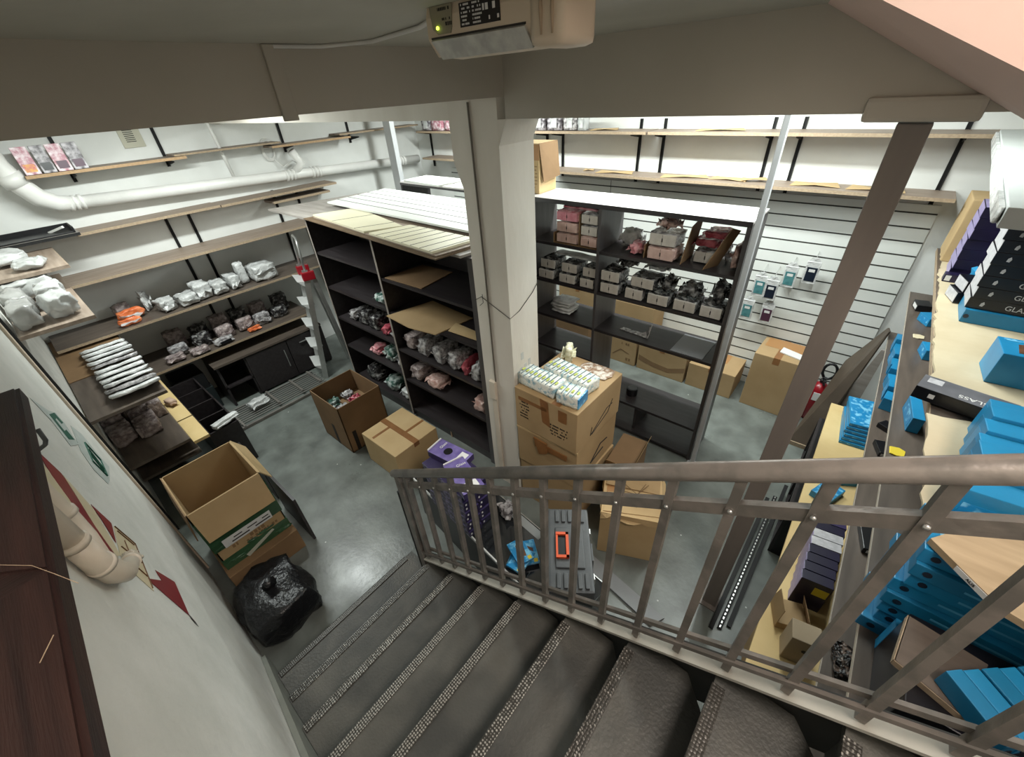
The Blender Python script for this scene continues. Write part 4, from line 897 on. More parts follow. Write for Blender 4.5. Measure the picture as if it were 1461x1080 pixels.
for a, b in (((-.1, .1), (.05, .2)), ((.05, .2), (.16, .18)), ((-.1, .1), (.1, .12))): hm3.bar((.2765, a[0], a[1]), (.2765, b[0], b[1]), .004, .006, up=(1, 0, 0))
hm3.obj('print', INK, s2)
packet('film_sheet', 'torn clear film spread over the top carton of the stack', 'film', (-1.25, 2.345, 1.2015), (.28, .17, .014), mat('brownish_torn_film', '#8d7059', .15, '#d9d0c4', 30, bump=1., bscale=60, lo=.45, hi=.65), 0, 318, .008, fin=False)
bm_ = packet
for i, (x, y, L_, rz_, m, lab) in enumerate([(-1.47, 1.95, .34, -.05, BAGW, 'left shrink wrapped block of small boxes on the carton stack'), (-1.33, 2.12, .40, -.12, BAGW, 'middle shrink wrapped block of small boxes on the carton stack'), (-1.20, 1.93, .17, .08, BAGW, 'right shrink wrapped block with blue end on the carton stack')]):
    o = MB().lump((0, 0, 0), (L_, .15 if i != 1 else .17, .10), .004, 4, 320+i, .06).obj('wrapped_block', mat('pale_printed_boxes', '#8fb4c0', .3, '#e4e6de', 34, bump=.6, bscale=60, lo=.36, hi=.5), smooth=True)
    o.location = (x, y, 1.2015); o.rotation_euler = (0, 0, rz_); tag(o, lab, 'wrapped boxes', 'shrink wrapped blocks on the carton stack')
    nb = int(L_/.037); g = MB()
    for k in range(1, nb): g.box(-L_/2+k*L_/nb-.0015, -L_/2+k*L_/nb+.0015, -.074, .074, .098, .1045)
    g.obj('joints', mat('joint_shadow', '#6d7f86', .5), o)
    for k in range(nb): MB().box(-L_/2+(k+.25)*L_/nb, -L_/2+(k+.6)*L_/nb, -.03, .0, .1, .1048).obj('lime_patch', mat('lime_print', '#b5c05a', .5), o)
    if i == 2: MB().box(L_/2-.004, L_/2+.004, -.068, .068, .008, .088).obj('blue_end', BLUEP, o)
packet('wrapped_boxes', 'wrapped cream boxes standing on end at the back of the carton stack', 'wrapped boxes', (-1.5, 2.35, 1.2015), (.12, .16, .15), mat('cream_printed_boxes', '#b9b58f', .3, '#e4e2d0', 30, bump=.8, bscale=50), .5, 330, .012)
# torn carton, leaning carton
tc_ = carton('carton', 'carton with torn crushed top standing behind the railing, right of the toolbox', 'box', -.925, -.495, 1.83, 2.26, 0, .47, CARDP, rz=.42, tape=None)
rr = random.Random(12)
rim = [(-.215, -.215), (.215, -.215), (.215, .215), (-.215, .215)]
for k in range(4):
    a, b = rim[k], rim[(k+1) % 4]; n = 9; P = []
    cx, cy = (a[0]+b[0])/2, (a[1]+b[1])/2; out = Vector((cx, cy, 0)).normalized()
    for j in range(n+1):
        f = j/n; P.append(Vector((a[0]+(b[0]-a[0])*f, a[1]+(b[1]-a[1])*f, .47)))
    Q = [p + out*rr.uniform(.0, .035) - Vector((0, 0, rr.uniform(.02, .07))) for p in P]
    MB().prism(P + Q[::-1], (0, 0, .004)).obj('torn_edge', CARDP, tc_)
MB().prism([(-.2, -.2, .4715), (.2, -.17, .4715), (.16, .0, .49), (-.18, -.02, .4715)], (0, 0, .005)).obj('flap', CARDP, tc_)
MB().prism([(-.18, .2, .4715), (.2, .2, .4715), (.19, .03, .4715), (-.2, .04, .485)], (0, 0, .005)).obj('flap', CARD, tc_)
g = MB()
for k in range(9): a = rr.uniform(0, 6.28); g.bar((0.03, -.02, .497), (.03+.16*math.cos(a), -.02+.12*math.sin(a), .499), .004, .002)
g.obj('torn_film', CARDD, tc_)
MB().box(-.19, -.13, -.2, .2, .47, .4725).obj('tape', mat('faded_tape', '#a5794c', .4), tc_)
lc = thing('carton', 'half open carton with raised flap squeezed behind the stack', 'box', (-.96, 2.45, 0), .1)
MB().box(-.11, .11, -.2, .2, 0, .44, .006).obj('body', CARDD, lc)
MB().prism([(.11, -.19, .44), (.135, -.17, .54), (.135, .17, .54), (.11, .19, .44)], (.004, 0, .004)).obj('flap', CARDP, lc)
MB().prism([(-.1, -.2, .44), (-.1, -.235, .5), (.1, -.235, .5), (.1, -.2, .44)], (0, .002, .005)).obj('flap', CARD, lc)

# ------------------------------------------------------------------ low display counter behind the railing
dc = thing('display_counter', 'low dark glass topped counter with bright metal edge behind the railing', 'counter', (-2.18, 1.16, 0), -.123)
MB().box(0, 1.62, 0, .36, 0, .425).obj('body', mat('dark_counter_body', '#1d1c1b', .4), dc)
MB().box(-.005, 1.625, -.005, .365, .425, .44).obj('glass_top', mat('dark_glass', '#26282a', .08, coat=.5), dc)
MB().box(-.01, 1.63, -.014, -.004, .42, .4455).obj('front_edge', mat('bright_metal_edge', '#d9d9d6', .3), dc)
MB().box(-.01, 1.63, .365, .372, .42, .447).obj('back_edge', ALU, dc)
MB().box(.74, 1.1, .30, .36, .4405, .4425).obj('tape', mat('clear_tape', '#8c9090', .2), dc)
packet('clear_bag', 'clear crumpled bag at the back of the dark counter, by the purple boxes', 'bag', (-1.36, 1.36, .4485), (.17, .12, .09), BAGS, -.4, 335, .02)
# purple boxes
PB = 'purple phone accessory boxes stacked on the counter'
first = None
for col in range(2):
    for k in range(8):
        lb = '%s box from the bottom of the %s purple stack on the counter' % (ORD[k], ['front', 'rear'][col])
        loc = (-1.655 - .01*(k % 2), 1.128 + .126*col - .003, .4465 + .0525*k)
        if first is None:
            first = thing('phone_box', lb, 'box', loc, -.1, PB)
            MB().box(-.225, .225, -.056, .056, 0, .0515, .001).obj('box', PURP, first)
            e = MB().box(-.224, .224, -.0572, -.056, .003, .049).obj('printed_side', PRINTP, first)
            e2 = MB().box(.225, .2262, -.05, .05, .004, .048).obj('end_label', PURPD, first)
            MB().box(.2262, .227, -.045, -.033, .018, .034).obj('white_dot', PAPER, e2)
        else: dup(first, loc, -.1 + .012*((k*7+col) % 3 - 1), lb, PB)
for i, (x, y, z, rz_, lab) in enumerate([(-1.76, 1.25, .868, .1, 'loose purple box with round picture lying on top of the stacks, left'), (-1.50, 1.13, .9195, -.3, 'second loose purple box on top of the stacks, nearest the handrail')]):
    r = thing('phone_box', lab, 'box', (x, y, z), rz_, PB)
    MB().box(-.15, .15, -.075, .075, 0, .05, .001).obj('box', PURP, r)
    f = MB().box(-.149, .149, -.074, .074, .05, .0508).obj('printed_face', mat('violet_print', '#5d4f8a', .35, '#8175ab', 14), r)
    MB().tube([(-.02, 0, .0508), (-.02, 0, .0516)], .033, 16).obj('picture', BLKPL, f)
    MB().box(.07, .13, -.07, .05, .0508, .0515).obj('white_panel', PAPER, f)
    MB().box(-.155, -.148, -.07, .07, .0, .06).obj('open_flap', PAPER, r)
    lettering('Glass', .032, PAPER, f, (-.09, .03, .0512), (0, 0, PI/2))
# blue packs by the toolbox
for i, (x, y, rz_, zz, lab) in enumerate([(-1.07, 1.13, .3, 0, 'blue printed packs lying at the left foot of the toolbox, lowest'), (-1.03, 1.19, .9, .0215, 'blue printed pack behind, against the toolbox'), (-1.06, 1.14, 1.2, .064, 'blue printed pack lying across the others by the toolbox'), (-1.03, 1.11, .1, .0425, 'blue printed pack nearest the stairs with yellow corner')]):
    r = thing('blue_pack', lab, 'packet', (x, y, .4485+zz), rz_, 'blue packs by the toolbox')
    MB().box(-.055, .055, -.085, .085, 0, .02, .003).obj('pack', BLUEP, r)
    MB().prism([(-.03, -.03, .02), (.02, -.05, .02), (.035, .02, .02), (-.01, .05, .02)], (0, 0, .001)).obj('picture', BROWNF, r)
    MB().box(.02, .045, -.08, -.055, .02, .021).obj('corner_badge', YELLOW, r)
# toolbox
tx = thing('toolbox', 'charcoal toolbox with orange handle and ribbed lid ends on the counter', 'toolbox', (-.765, 1.265, .4485), math.radians(126))
L2, W2 = .275, .125
MB().box(-L2, L2, -W2, W2, 0, .17, .012).obj('body', BLKPL, tx)
ld_ = MB().box(-L2-.004, L2+.004, -W2-.004, W2+.004, .172, .255, .014).obj('lid', GRYPL, tx)
MB().box(-.14, .13, -.085, .085, .255, .267, .006).obj('raised_plate', GRYPL, tx)
for k in range(5):
    for s in (-1, 1): MB().box(s*.215-.045, s*.215+.045, -.1+.04*k, -.078+.04*k, .255, .268, .004).obj('rib', GRYPL, tx)
hd = MB().box(-.085, .085, .005, .022, .267, .283).box(-.085, .085, .07, .082, .267, .28).box(-.085, -.068, .005, .082, .267, .283).box(.068, .085, .005, .082, .267, .283).obj('handle', ORANGE, tx)
MB().box(-.068, .068, .022, .07, .2665, .269).obj('handle_recess', BLKPL, tx)
MB().box(-.06, .06, -W2-.018, -W2-.004, .10, .21, .004).obj('latch', GRYPL, tx)
for k in (-1, 1): MB().box(k*.15-.02, k*.15+.02, -W2-.016, -W2-.002, .12, .2, .003).obj('latch', ALU, tx)
sheet('grey_plank', 'grey plank lying on the floor from the counter to the steel column', [(-1.25, 1.66, .001), (-.25, 1.49, .001), (-.2, 1.59, .001), (-1.22, 1.76, .001)], (0, 0, .02), mat('grey_floor_plank', '#77797a', .5, '#85888a', 4), 'board')
# ------------------------------------------------------------------ right shelves: goods
LB = thing('leaning_board', 'dark brown sheet leaning against the back wall, right of the fire extinguisher', 'board', (0, 0, 0))
P = [Vector((.05, 3.90, 0)), Vector((.215, 3.90, 0)), Vector((.405, 4.38, 1.12)), Vector((.395, 4.50, 1.10)), Vector((.225, 4.50, .70))]
MB().prism(P, (.012, .012, 0)).obj('sheet', mat('dark_hardboard', '#473d33', .5, '#564b40', 4), LB)
MB().bar(P[0]+Vector((0, -.008, .02)), P[1]+Vector((0, -.008, .02)), .012, .05).obj('raw_edge', CHIP, LB)
tag(MB().prism([(.25, 4.2, .05), (.42, 4.2, .05), (.44, 4.2, 1.03), (.40, 4.2, 1.03)], (0, .012, 0)).obj('grey_sheet', GREYB), 'grey sheet standing upright at the far end of the right shelves', 'sheet')
dcx = thing('open_rack', 'dark open wooden frame on the floor under the far end of the right shelves', 'frame', (.225, 3.1, 0))
m = MB().box(-.02, .0, -.55, .75, 0, .03).box(-.02, 0, -.55, .75, .40, .43)
for k in range(5): m.box(-.02, .0, -.55+.32*k, -.53+.32*k, .03, .40)
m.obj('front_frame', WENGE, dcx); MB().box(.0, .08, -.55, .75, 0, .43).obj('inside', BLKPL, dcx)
BGn = 'black slotted bars standing by the right shelves'
for i, (x, y, z1, lab) in enumerate([(.06, 1.72, 1.15, 'left one of the black slotted bars leaning by the right shelves'), (.105, 1.75, 1.25, 'middle black slotted bar leaning by the right shelves'), (.15, 1.80, 1.22, 'right one of the black slotted bars leaning by the right shelves')]):
    r = thing('slotted_bar', lab, 'bar', (x, y, 0), 0, BGn)
    a, b = Vector((0, 0, .01)), Vector((.02, 1.25 if i < 2 else 1.4, .10 if i != 1 else .12))
    MB().bar(a, b, .028, .014).obj('bar', BLACKM, r)
    if i == 1:
        s = MB()
        for k in range(40): p = a.lerp(b, (k+.5)/40); s.bar(p+Vector((0, -.008, .0075)), p+Vector((0, .008, .009)), .008, .002)
        s.obj('slots', ALU, r)
# goods on the beige bottom shelf
z = .631
for k in range(6):
    lb = '%s blue pack from the bottom of the far stack on the beige right shelf' % ORD[k]
    r = thing('blue_pack', lb, 'box', (.435, 3.50+.012*k, z+.0275*k), .1 + .03*(k % 3-1), 'blue packs on the beige right shelf')
    MB().box(-.10, .10, -.19, .19, 0, .026, .002).obj('pack', BLUE, r)
    MB().box(-.1005, .1005, -.1908, -.18, .008, .018).obj('printed_end', BLUEP, r)
    if k > 3: MB().box(-.09, .09, -.18, .18, .026, .0268).obj('printed_face', BLUEP, r)
for k, (y, lab) in enumerate([(2.90, 'blue pack lying loose in the middle of the beige right shelf'), (2.68, 'second loose blue pack on the beige right shelf, nearer the railing')]):
    r = thing('blue_pack', lab, 'box', (.42-.06*k+.0, y, z), .5+.7*k, 'blue packs on the beige right shelf')
    MB().box(-.09, .09, -.06, .06, 0, .05, .002).obj('pack', BLUE, r); MB().box(-.085, .085, -.055, .055, .05, .0508).obj('printed_face', BLUEP, r)
for k in range(9):
    lb = '%s box from the near end of the purple row on the beige right shelf' % ORD[k]
    r = thing('phone_case_box', lb, 'box', (.385, 1.80+.062*k, z), .14, 'purple boxes in a row on the beige right shelf')
    MB().box(-.068, .068, -.028, .028, 0, .23, .001).obj('box', [PURPD, PURPD, PURPD, PURPD, SILV, SILV, PURPD, PURP, LAV][k], r)
    MB().box(-.0695, -.068, -.027, .027, .005, .225).obj('side_print', LAV, r)
    if k in (0, 4, 7): MB().box(.0, .062, -.0295, -.028, .13, .19).obj('price_sticker', YELLOW, r)
    elif k < 4: MB().box(.02, .06, -.0288, -.028, .1, .11).obj('printed_word', PAPER, r)
carton('carton', 'near open brown carton under the right shelves, seen through the railing', 'box', .27, .50, 1.56, 1.76, 0, .44, CARD, tape=None, rz=.1)
carton('carton', 'brown carton under the purple boxes, creased, seen through the railing', 'box', .28, .52, 1.80, 2.05, 0, .46, CARD, tape='x', tapem=INK) if False else None
kb = thing('kraft_box', 'small upright kraft box with round hole, beside the beige right shelf', 'box', (.40, 1.50, .631), .2)
MB().box(-.06, .06, -.05, .05, 0, .2, .004).obj('box', mat('grey_kraft', '#9c8b72', .8, '#a99880', 4), kb)
MB().tube([(.01, -.0515, .12), (.01, -.05, .12)], .012, 12).obj('hole', INK, kb)
ob2 = thing('carton', 'brown carton lying open on the beige right shelf, nearest the stairs', 'box', (.34, 1.66, .631), .35)
MB().box(-.07, .07, -.07, .07, 0, .05, .003).obj('body', CARD, ob2); MB().prism([(-.07, -.07, .05), (-.07, .07, .05), (-.06, .06, .15), (-.06, -.06, .15)], (.003, 0, 0)).obj('flap', CARD, ob2)
MB().prism([(.07, -.07, .05), (.07, .07, .05), (.05, .07, .13), (.05, -.07, .13)], (.003, 0, 0)).obj('flap', CARDD, ob2)
# second shelf (z 1.05)
z = 1.051
packet('cable_heap', 'heap of dark shiny cable ties on the second right shelf', 'cable ties', (.49, 1.30, z), (.1, .16, .05), mat('dark_glossy_ties', '#0d0b0a', .2, '#6b5a50', 45, bump=1, bscale=70, lo=.5, hi=.65), .2, 350, .02, fin=False)
for i, (x, y, rz_, lab) in enumerate([(.50, 2.78, .3, 'small black pack on the second right shelf, just above the handrail'), (.52, 3.02, 1.0, 'dark clear pack further along the second right shelf'), (.52, 2.02, .2, 'black phone pack on the second right shelf, seen through the railing')]):
    r = thing('black_pack', lab, 'packet', (x, y, z), rz_); s = 1 if i < 2 else 1.6
    MB().box(-.035*s, .035*s, -.06*s, .06*s, 0, .035, .004).obj('pack', BLKPL, r); MB().box(-.025*s, .02*s, -.061*s, -.0585*s, .008, .026).obj('label', PAPER, r)
tag(MB().box(.44, .47, 2.60, 2.63, z, z+.012).obj('white_tag', PAPER), 'tiny white tag lying on the second right shelf above the handrail', 'tag')
for k in range(8):
    y = 3.30+.13*k
    r = thing('blue_pack', '%s blue pack from the near end of the far row, second right shelf' % ORD[k], 'box', (.50, y, z), .12*(k % 3-1), 'far row of blue packs on the second right shelf')
    MB().box(-.05, .05, -.055, .055, 0, .09+.03*(k % 2), .002).obj('pack', BLUE, r); MB().box(-.0508, -.05, -.05, .05, .01, .08).obj('printed_face', BLUEP if k % 2 else BLUED, r)
# third shelf (z 1.41)
z = 1.411
for i, (x, y, sx, sy, sz, m, rz_, lab) in enumerate([(.55, 3.45, .07, .13, .07, BLUE, .2, 'single blue pack on the third right shelf, at the edge of the card liner'), (.50, 4.25, .09, .12, .05, BLKPL, .2, 'black pack with white label at the far end of the third right shelf'),
        (.55, 4.0, .09, .12, .06, BLUE, .5, 'blue pack near the far end of the third right shelf'), (.50, 2.62, .05, .22, .09, BLUE, .1, 'blue pack in clear film below the black glass box, third right shelf'), (.50, 1.52, .08, .1, .16, BLUE, .1, 'upright blue pack under the handrail on the third right shelf')]):
    r = thing('blue_pack' if m is BLUE else 'black_pack', lab, 'box', (x, y, z), rz_)
    MB().box(-sx/2, sx/2, -sy/2, sy/2, 0, sz, .003).obj('pack', m, r); MB().box(-sx/2-.0008, -sx/2, -sy*.4, sy*.3, sz*.2, sz*.8).obj('label', PAPER if m is BLKPL else BLUEP, r)
for i, (x, y, lab) in enumerate([(.462, 2.30, 'yellow price tag hanging below the card liner above the handrail'), (.50, 3.72, 'pale yellow price tag at the far edge of the card liner')]):
    o = MB().prism([(-.025, -.03, .002), (.0, -.036, .002), (.027, -.025, .002), (.03, .02, .002), (.005, .034, .002), (-.028, .025, .002)], (.004, 0, .004)).obj('price_tag', YELLOW if i == 0 else CREAMS); o.location = (x, y, z); tag(o, lab, 'tag')
# near stack of blue boxes on the third shelf
BS = 'near stack of long blue boxes under the handrail'
for k in range(8):
    r = thing('blue_box', '%s box from the bottom of the near blue stack on the third right shelf' % ORD[k], 'box', (.66+.008*((k*3) % 4-1.5), 1.345+.012*((k*5) % 3-1), z+.055*k), .04*((k*2) % 3-1)*.6, BS)
    MB().box(-.235, .235, -.10, .10, 0, .054, .003).obj('box', BLUE if k % 3 else BLUED, r)
    MB().tube([(-.2, -.1015, .028), (-.2, -.0995, .028)], .011, 10).obj('thumb_hole', NAVY, r)
    if k == 7:
        f = MB().box(-.2, -.06, -.07, .09, .054, .0548).obj('printed_face', BLUEP, r); MB().prism([(-.1, -.06, .0548), (-.02, -.02, .0548), (.06, .05, .0548), (-.06, .06, .0548), (-.13, .0, .0548)], (0, 0, .0006)).obj('picture', BROWNF, f)
    MB().box(-.12, .12, -.1008, -.1, .022, .030).obj('printed_line', mat('pale_blue_print', '#5aa9cf', .5), r)
pl = thing('plywood_board', 'raw plywood board with small white label lying on the near blue stack', 'board', (0, 0, 0))
PP = [Vector((.425, 1.27, 1.856)), Vector((.56, 1.13, 1.856)), Vector((.94, 1.02, 1.856)), Vector((.94, 1.46, 1.856)), Vector((.55, 1.44, 1.856))]
MB().prism(PP, (0, 0, .022)).obj('board', PLY, pl)
MB().prism([PP[0].lerp(PP[1], .42)+Vector((-.001, -.001, .002)), PP[0].lerp(PP[1], .86)+Vector((-.001, -.001, .002)), PP[0].lerp(PP[1], .86)+Vector((-.001, -.001, .02)), PP[0].lerp(PP[1], .42)+Vector((-.001, -.001, .02))], (-.0008, -.0008, 0)).obj('label', PAPER, pl)
lettering('ALIS', .012, INK, pl, tuple(PP[0].lerp(PP[1], .64)+Vector((-.0022, -.0022, .011))), (PI/2, 0, math.atan2(-.14, .135)))
tag(MB().box(.47, .94, .90, 1.18, z, z+.24, .004).obj('shadow_support_block', BLKBOX), 'support block on the third right shelf, coloured black as the shadow under the loose board', 'box')  # added support for the loose board, its black stands in for deep shadow
db = thing('dark_shelf_board', 'loose dark shelf board with pale edge lying on the shadow black support block by the stairs', 'board', (0, 0, 0))
Q = [Vector((.437, .985, 1.653)), Vector((.585, .93, 1.653)), Vector((.625, 1.12, 1.653)), Vector((.46, 1.15, 1.653))]
MB().prism(Q, (0, 0, .02)).obj('board', DKPLANKX, db)
m = MB(); 
for a, b in ((Q[0], Q[1]), (Q[3], Q[0])): m.bar(a+Vector((0, 0, .01)), b+Vector((0, 0, .01)), .004, .02)
m.obj('edge_band', CHIP, db)
for k in range(6):
    r = thing('blue_box', '%s box from the left of the lowest blue row by the stairs' % ORD[k], 'box', (.60+.034*k, .93+.03*k, 1.674), .76, 'lowest blue row by the stairs')
    MB().box(-.021, .021, -.05, .10, 0, .06-.004*(k % 2), .003).obj('box', BLUE if k % 2 else BLUED, r)
    MB().tube([(0, -.0515, .02), (0, -.049, .02)], .012, 10).obj('thumb_hole', NAVY, r)
tag(MB().box(.47, .56, 1.18, 1.215, z, z+.15, .002).obj('blue_box', BLUE), 'upright blue box front of the near stack with brown printed lamp shape', 'box')
o = bpy.data.objects['blue_box.014'] if 'blue_box.014' in bpy.data.objects else None
# fourth shelf (z 1.775, liner 1.788)
z = 1.789
gb_ = tag(MB().box(.545, .93, 3.16, 3.40, z, z+.075, .003).obj('blue_box', BLUED), 'long blue box under the stack of black GLASS boxes', 'box'); MB().tube([(.56, 3.158, z+.037), (.56, 3.162, z+.037)], .012, 10).obj('thumb_hole', NAVY, gb_)
for k in range(8):
    r = thing('glass_box', '%s black box lettered GLASS from the bottom of the right stack' % ORD[k], 'box', (.745-.006*k*.4+.006*(k % 2), 3.29, z+.0765+.0615*k), .03*((k*2) % 3-1)*.5, 'stack of black boxes lettered GLASS')
    MB().box(-.205, .205, -.11, .11, 0, .06, .0015).obj('box', BLKBOX, r)
    MB().box(-.2062, -.205, -.108, .108, .003, .057).obj('silver_end', SILV, r)
    e = MB()
    e.prism([(-.155, -.1105, .02), (-.143, -.1105, .018), (-.138, -.1105, .032), (-.144, -.1105, .044), (-.153, -.1105, .036)], (0, -.0007, 0)); e.obj('emblem', SILV, r)
    lettering('GLASS', .036, SILV, r, (-.01, -.1108, .03), (PI/2, 0, 0))
    if k == 7: MB().box(-.2, .2, -.105, .105, .06, .0608).obj('silver_top', SILV, r)
r = thing('glass_box', 'black slim box standing askew left of the GLASS stack', 'box', (.53, 3.42, z), -.1, 'stack of black boxes lettered GLASS')
for k, (dx, dz) in enumerate(((-.012, 0), (.004, .07))):
    r = thing('glass_box', ['lower', 'upper'][k]+' black box jutting out left behind the GLASS stack', 'box', (.68+dx, 3.535, z+dz+.001), .25, 'black boxes behind the GLASS stack')
    MB().box(-.17, .17, -.07, .07, 0, .066, .0015).obj('box', BLKBOX, r); MB().box(-.171, -.17, -.068, .068, .004, .062).obj('silver_end', SILV, r)
bpy.data.objects.remove(bpy.data.objects['glass_box.008'])
r = thing('blue_pack', 'crumpled blue pack wedged between the black and the purple stack', 'box', (.60, 3.66, z), .4); MB().lump((0, 0, 0), (.09, .1, .16), .015, 3, 380, .2).obj('pack', BLUE, r)
for k in range(7):
    r = thing('glass_box', '%s dark purple box from the bottom of the far purple stack' % ORD[k], 'box', (.715, 4.02, z+.064*k), .02*((k*2) % 3-1), 'far stack of dark purple boxes')
    MB().box(-.22, .22, -.13, .13, 0, .063, .0015).obj('box', PURPD, r)
    MB().box(-.2212, -.22, -.128, .128, .003, .06).obj('lavender_end', LAV, r)
    if k == 6: MB().box(-.215, .215, -.125, .125, .063, .0638).obj('lavender_top', LAV, r)
    if k > 2: lettering('Glass', .03, SILV, r, (.08, -.1308, .03), (PI/2, 0, 0))
fl = tag(MB().box(.47, .60, 3.80, 3.86, z, z+.05, .002).obj('flat_box', PURPD), 'single dark flat box lying before the far purple stack', 'box'); MB().box(.478, .505, 3.798, 3.80, z+.008, z+.042).obj('label', PAPER, fl)
carton('carton', 'pale carton behind the far purple stack in the right back corner', 'box', .46, .90, 4.24, 4.58, z, z+.42, CARDP, tape=None)
r = thing('glass_box', 'flat black glass box with grey printed lid lying askew on the card liner', 'box', (.535, 2.225, z), -.22)
MB().box(-.15, .15, -.062, .062, 0, .058, .002).obj('box', BLKBOX, r); f = MB().box(-.149, .149, -.061, .061, .058, .0588).obj('printed_lid', mat('grey_printed_lid', '#5b5b60', .3, '#85858a', 5), r)
lettering('GLASS', .036, PAPER, f, (.03, -.03, .0592), (0, 0, PI)); MB().box(-.13, -.08, .0, .045, .0588, .0592).obj('white_panel', SILV, f)
MB().box(-.1, -.08, -.0628, -.062, .02, .04).obj('emblem', PAPER, r)
BR = 'row of blue boxes on the fourth right shelf'
for k in range(7):
    r = thing('blue_box', '%s box from the near end of the blue row above the handrail' % ORD[k], 'box', (.55+.013*k, 1.515+.086*k, z), .06, BR)
    MB().box(-.07, .07, -.041, .041, 0, .15+.012*(k % 3), .003).obj('box', BLUE, r)
    MB().box(-.0708, -.07, -.035, .035, .01, .13).obj('printed_face', BLUED if k % 2 else BLUE, r)
    if k == 0: MB().box(-.06, .06, -.0418, -.041, .05, .10).obj('printed_face', BLUEP, r)
for k in range(5):
    r = thing('blue_box', '%s big blue box from the near end of the rear row, right picture edge' % ORD[k], 'box', (.852, 1.55+.15*k, z), .02, 'rear row of big blue boxes')
    MB().box(-.08, .08, -.07, .07, 0, .25, .003).obj('box', BLUED, r)
    MB().tube([(-.0, -.0715, .12), (-.0, -.07, .12)], .016, 12).obj('copper_disc', mat('copper_print', '#9c6a3f', .4), r)
    MB().tube([(-.0815, 0, .15), (-.08, 0, .15)], .016, 12).obj('copper_disc', mat('copper_print', '#9c6a3f', .4), r)
r = thing('blue_box', 'open blue box with brown printed figure before the black stack', 'box', (.735, 2.60, z), .05)
MB().box(-.12, .12, -.09, .09, 0, .15, .003).obj('box', BLUE, r); MB().prism([(-.07, -.06, .15), (.08, -.07, .15), (.1, .0, .15), (.02, .06, .15), (-.06, .03, .15)], (0, 0, .0012)).obj('printed_figure', BROWNF, r)
MB().box(-.1, .1, .06, .085, .15, .1512).obj('printed_line', BLUEP, r)
r = thing('blue_box', 'second open blue box right of the one with brown figure, picture edge', 'box', (.91, 2.50, z), .02)
MB().box(-.04, .035, -.09, .09, 0, .2, .003).obj('box', BLUE, r); MB().tube([(-.005, -.0915, .1), (-.005, -.09, .1)], .02, 12).obj('thumb_hole', NAVY, r)
# highest shelf: pale long carton with bumpy end
r = thing('pale_carton', 'long pale grey carton with crinkled white side on the highest right shelf', 'box', (.39, 3.28, 2.536), -.049)
MB().box(-.02, .50, -1.22, 1.12, 0, .065, .004).obj('carton', mat('pale_grey_card', '#b4b8b6', .5, '#c0c4c2', 3), r)
for k in range(22): pass
s = MB().lump((-.03, -.05, .004), (.02, 2.3, .055), .004, 6, 390, .05).obj('crinkled_film', BAGW, r)
MB().prism([(.10, -.7, .0655), (.14, -.6, .0655), (.18, -.75, .0655), (.14, -.85, .0655)], (0, 0, .001)).obj('teal_emblem', TEAL, r)

# ------------------------------------------------------------------ beam and ceiling fittings
el = thing('emergency_light', 'cream emergency light with black label and clear lower cover under the ceiling', 'emergency light', (-.72, .86, 3.062))
L = .18
prof = [(.05, .088), (-.055, .088), (-.0605, .07), (-.0605, .034), (-.055, .026), (-.038, .004), (.04, .0)]
MB().prism([(-L, y, z) for y, z in prof], (2*L-.06, 0, 0)).prism([(-L+.001, y*.8, z*.9+.008) for y, z in prof], (-.012, 0, 0)).obj('housing', CREAM, el)
MB().box(-L+.02, L-.12, -.057, .045, .0881, .092).obj('shadow_gap_strip', mat('dark_seam', '#2a2622', .6), el)  # dark strip, colour stands in for the shadow gap between lamp and ceiling
ec = MB().box(L-.075, L, -.066, .056, -.004, .091, .016).obj('end_cap', CREAM, el, True)
for k in (-.045, -.02): MB().tube([(L+k, -.0665, .014), (L+k, -.0672, .05), (L+k, -.0665, .085)], [.002, .004, .002], 8).obj('cap_groove', mat('cream_shadow', '#a8937c', .5), el, True)
cv = mat('clear_diffuser', '#9a9993', .12, '#bab8b1', 30, coat=.6)
MB().prism([(-L+.012, -.0605, .0335), (L-.085, -.0605, .0335), (L-.08, -.040, .001), (-L+.02, -.040, .001)], (0, -.004, -.003)).obj('clear_cover', cv, el)
MB().box(-L+.01, L-.084, -.0612, -.060, .0335, .037).obj('cover_seam', mat('dark_seam', '#2a2622', .6), el)
yn_ = -.0612
lbm = MB().prism([(-.075, yn_, .045), (.035, yn_, .045), (.035, yn_, .083), (-.075, yn_, .083)], (0, -.001, 0)).obj('black_label', INK, el)
marks(lbm, lambda u, v, t=False: Vector((0, -.0005, 0)) if t else Vector((u, yn_-.001, v)), [(.048+.006*k, -.07, -.045, .003) for k in range(6)] + [(.048+.006*k, -.038, -.015, .003) for k in range(6)] + [(.065, -.01, .03, .01), (.05, .0, .028, .006)], PAPER, seed=3)
gp = MB().prism([(-.16, yn_, .05), (-.145, yn_, .04), (-.105, yn_, .04), (-.1, yn_, .05), (-.095, yn_, .087), (-.165, yn_, .087)], (0, -.0012, 0)).obj('grey_panel', mat('olive_grey_plastic', '#8b8571', .5), el)
marks(gp, lambda u, v, t=False: Vector((0, -.0005, 0)) if t else Vector((u, yn_-.0012, v)), [(.078, -.155, -.105, .005), (.062, -.128, -.102, .004), (.053, -.125, -.102, .006)], INK, seed=5)
MB().lump((-.143, yn_-.003, .048), (.006, .005, .006), 0, 2, 0, .9).obj('indicator', emit('green_indicator', '#c8e83a', 6), gp, True)
tag(MB().tube([(-.93, .86, 3.142), (-1.1, .95, 3.144), (-1.42, 1.02, 3.144), (-1.575, .93, 3.143), (-1.59, .78, 3.143)], .006, 6).obj('cable', PIPEW, smooth=True), 'thin cable along the ceiling to the emergency light', 'cable')
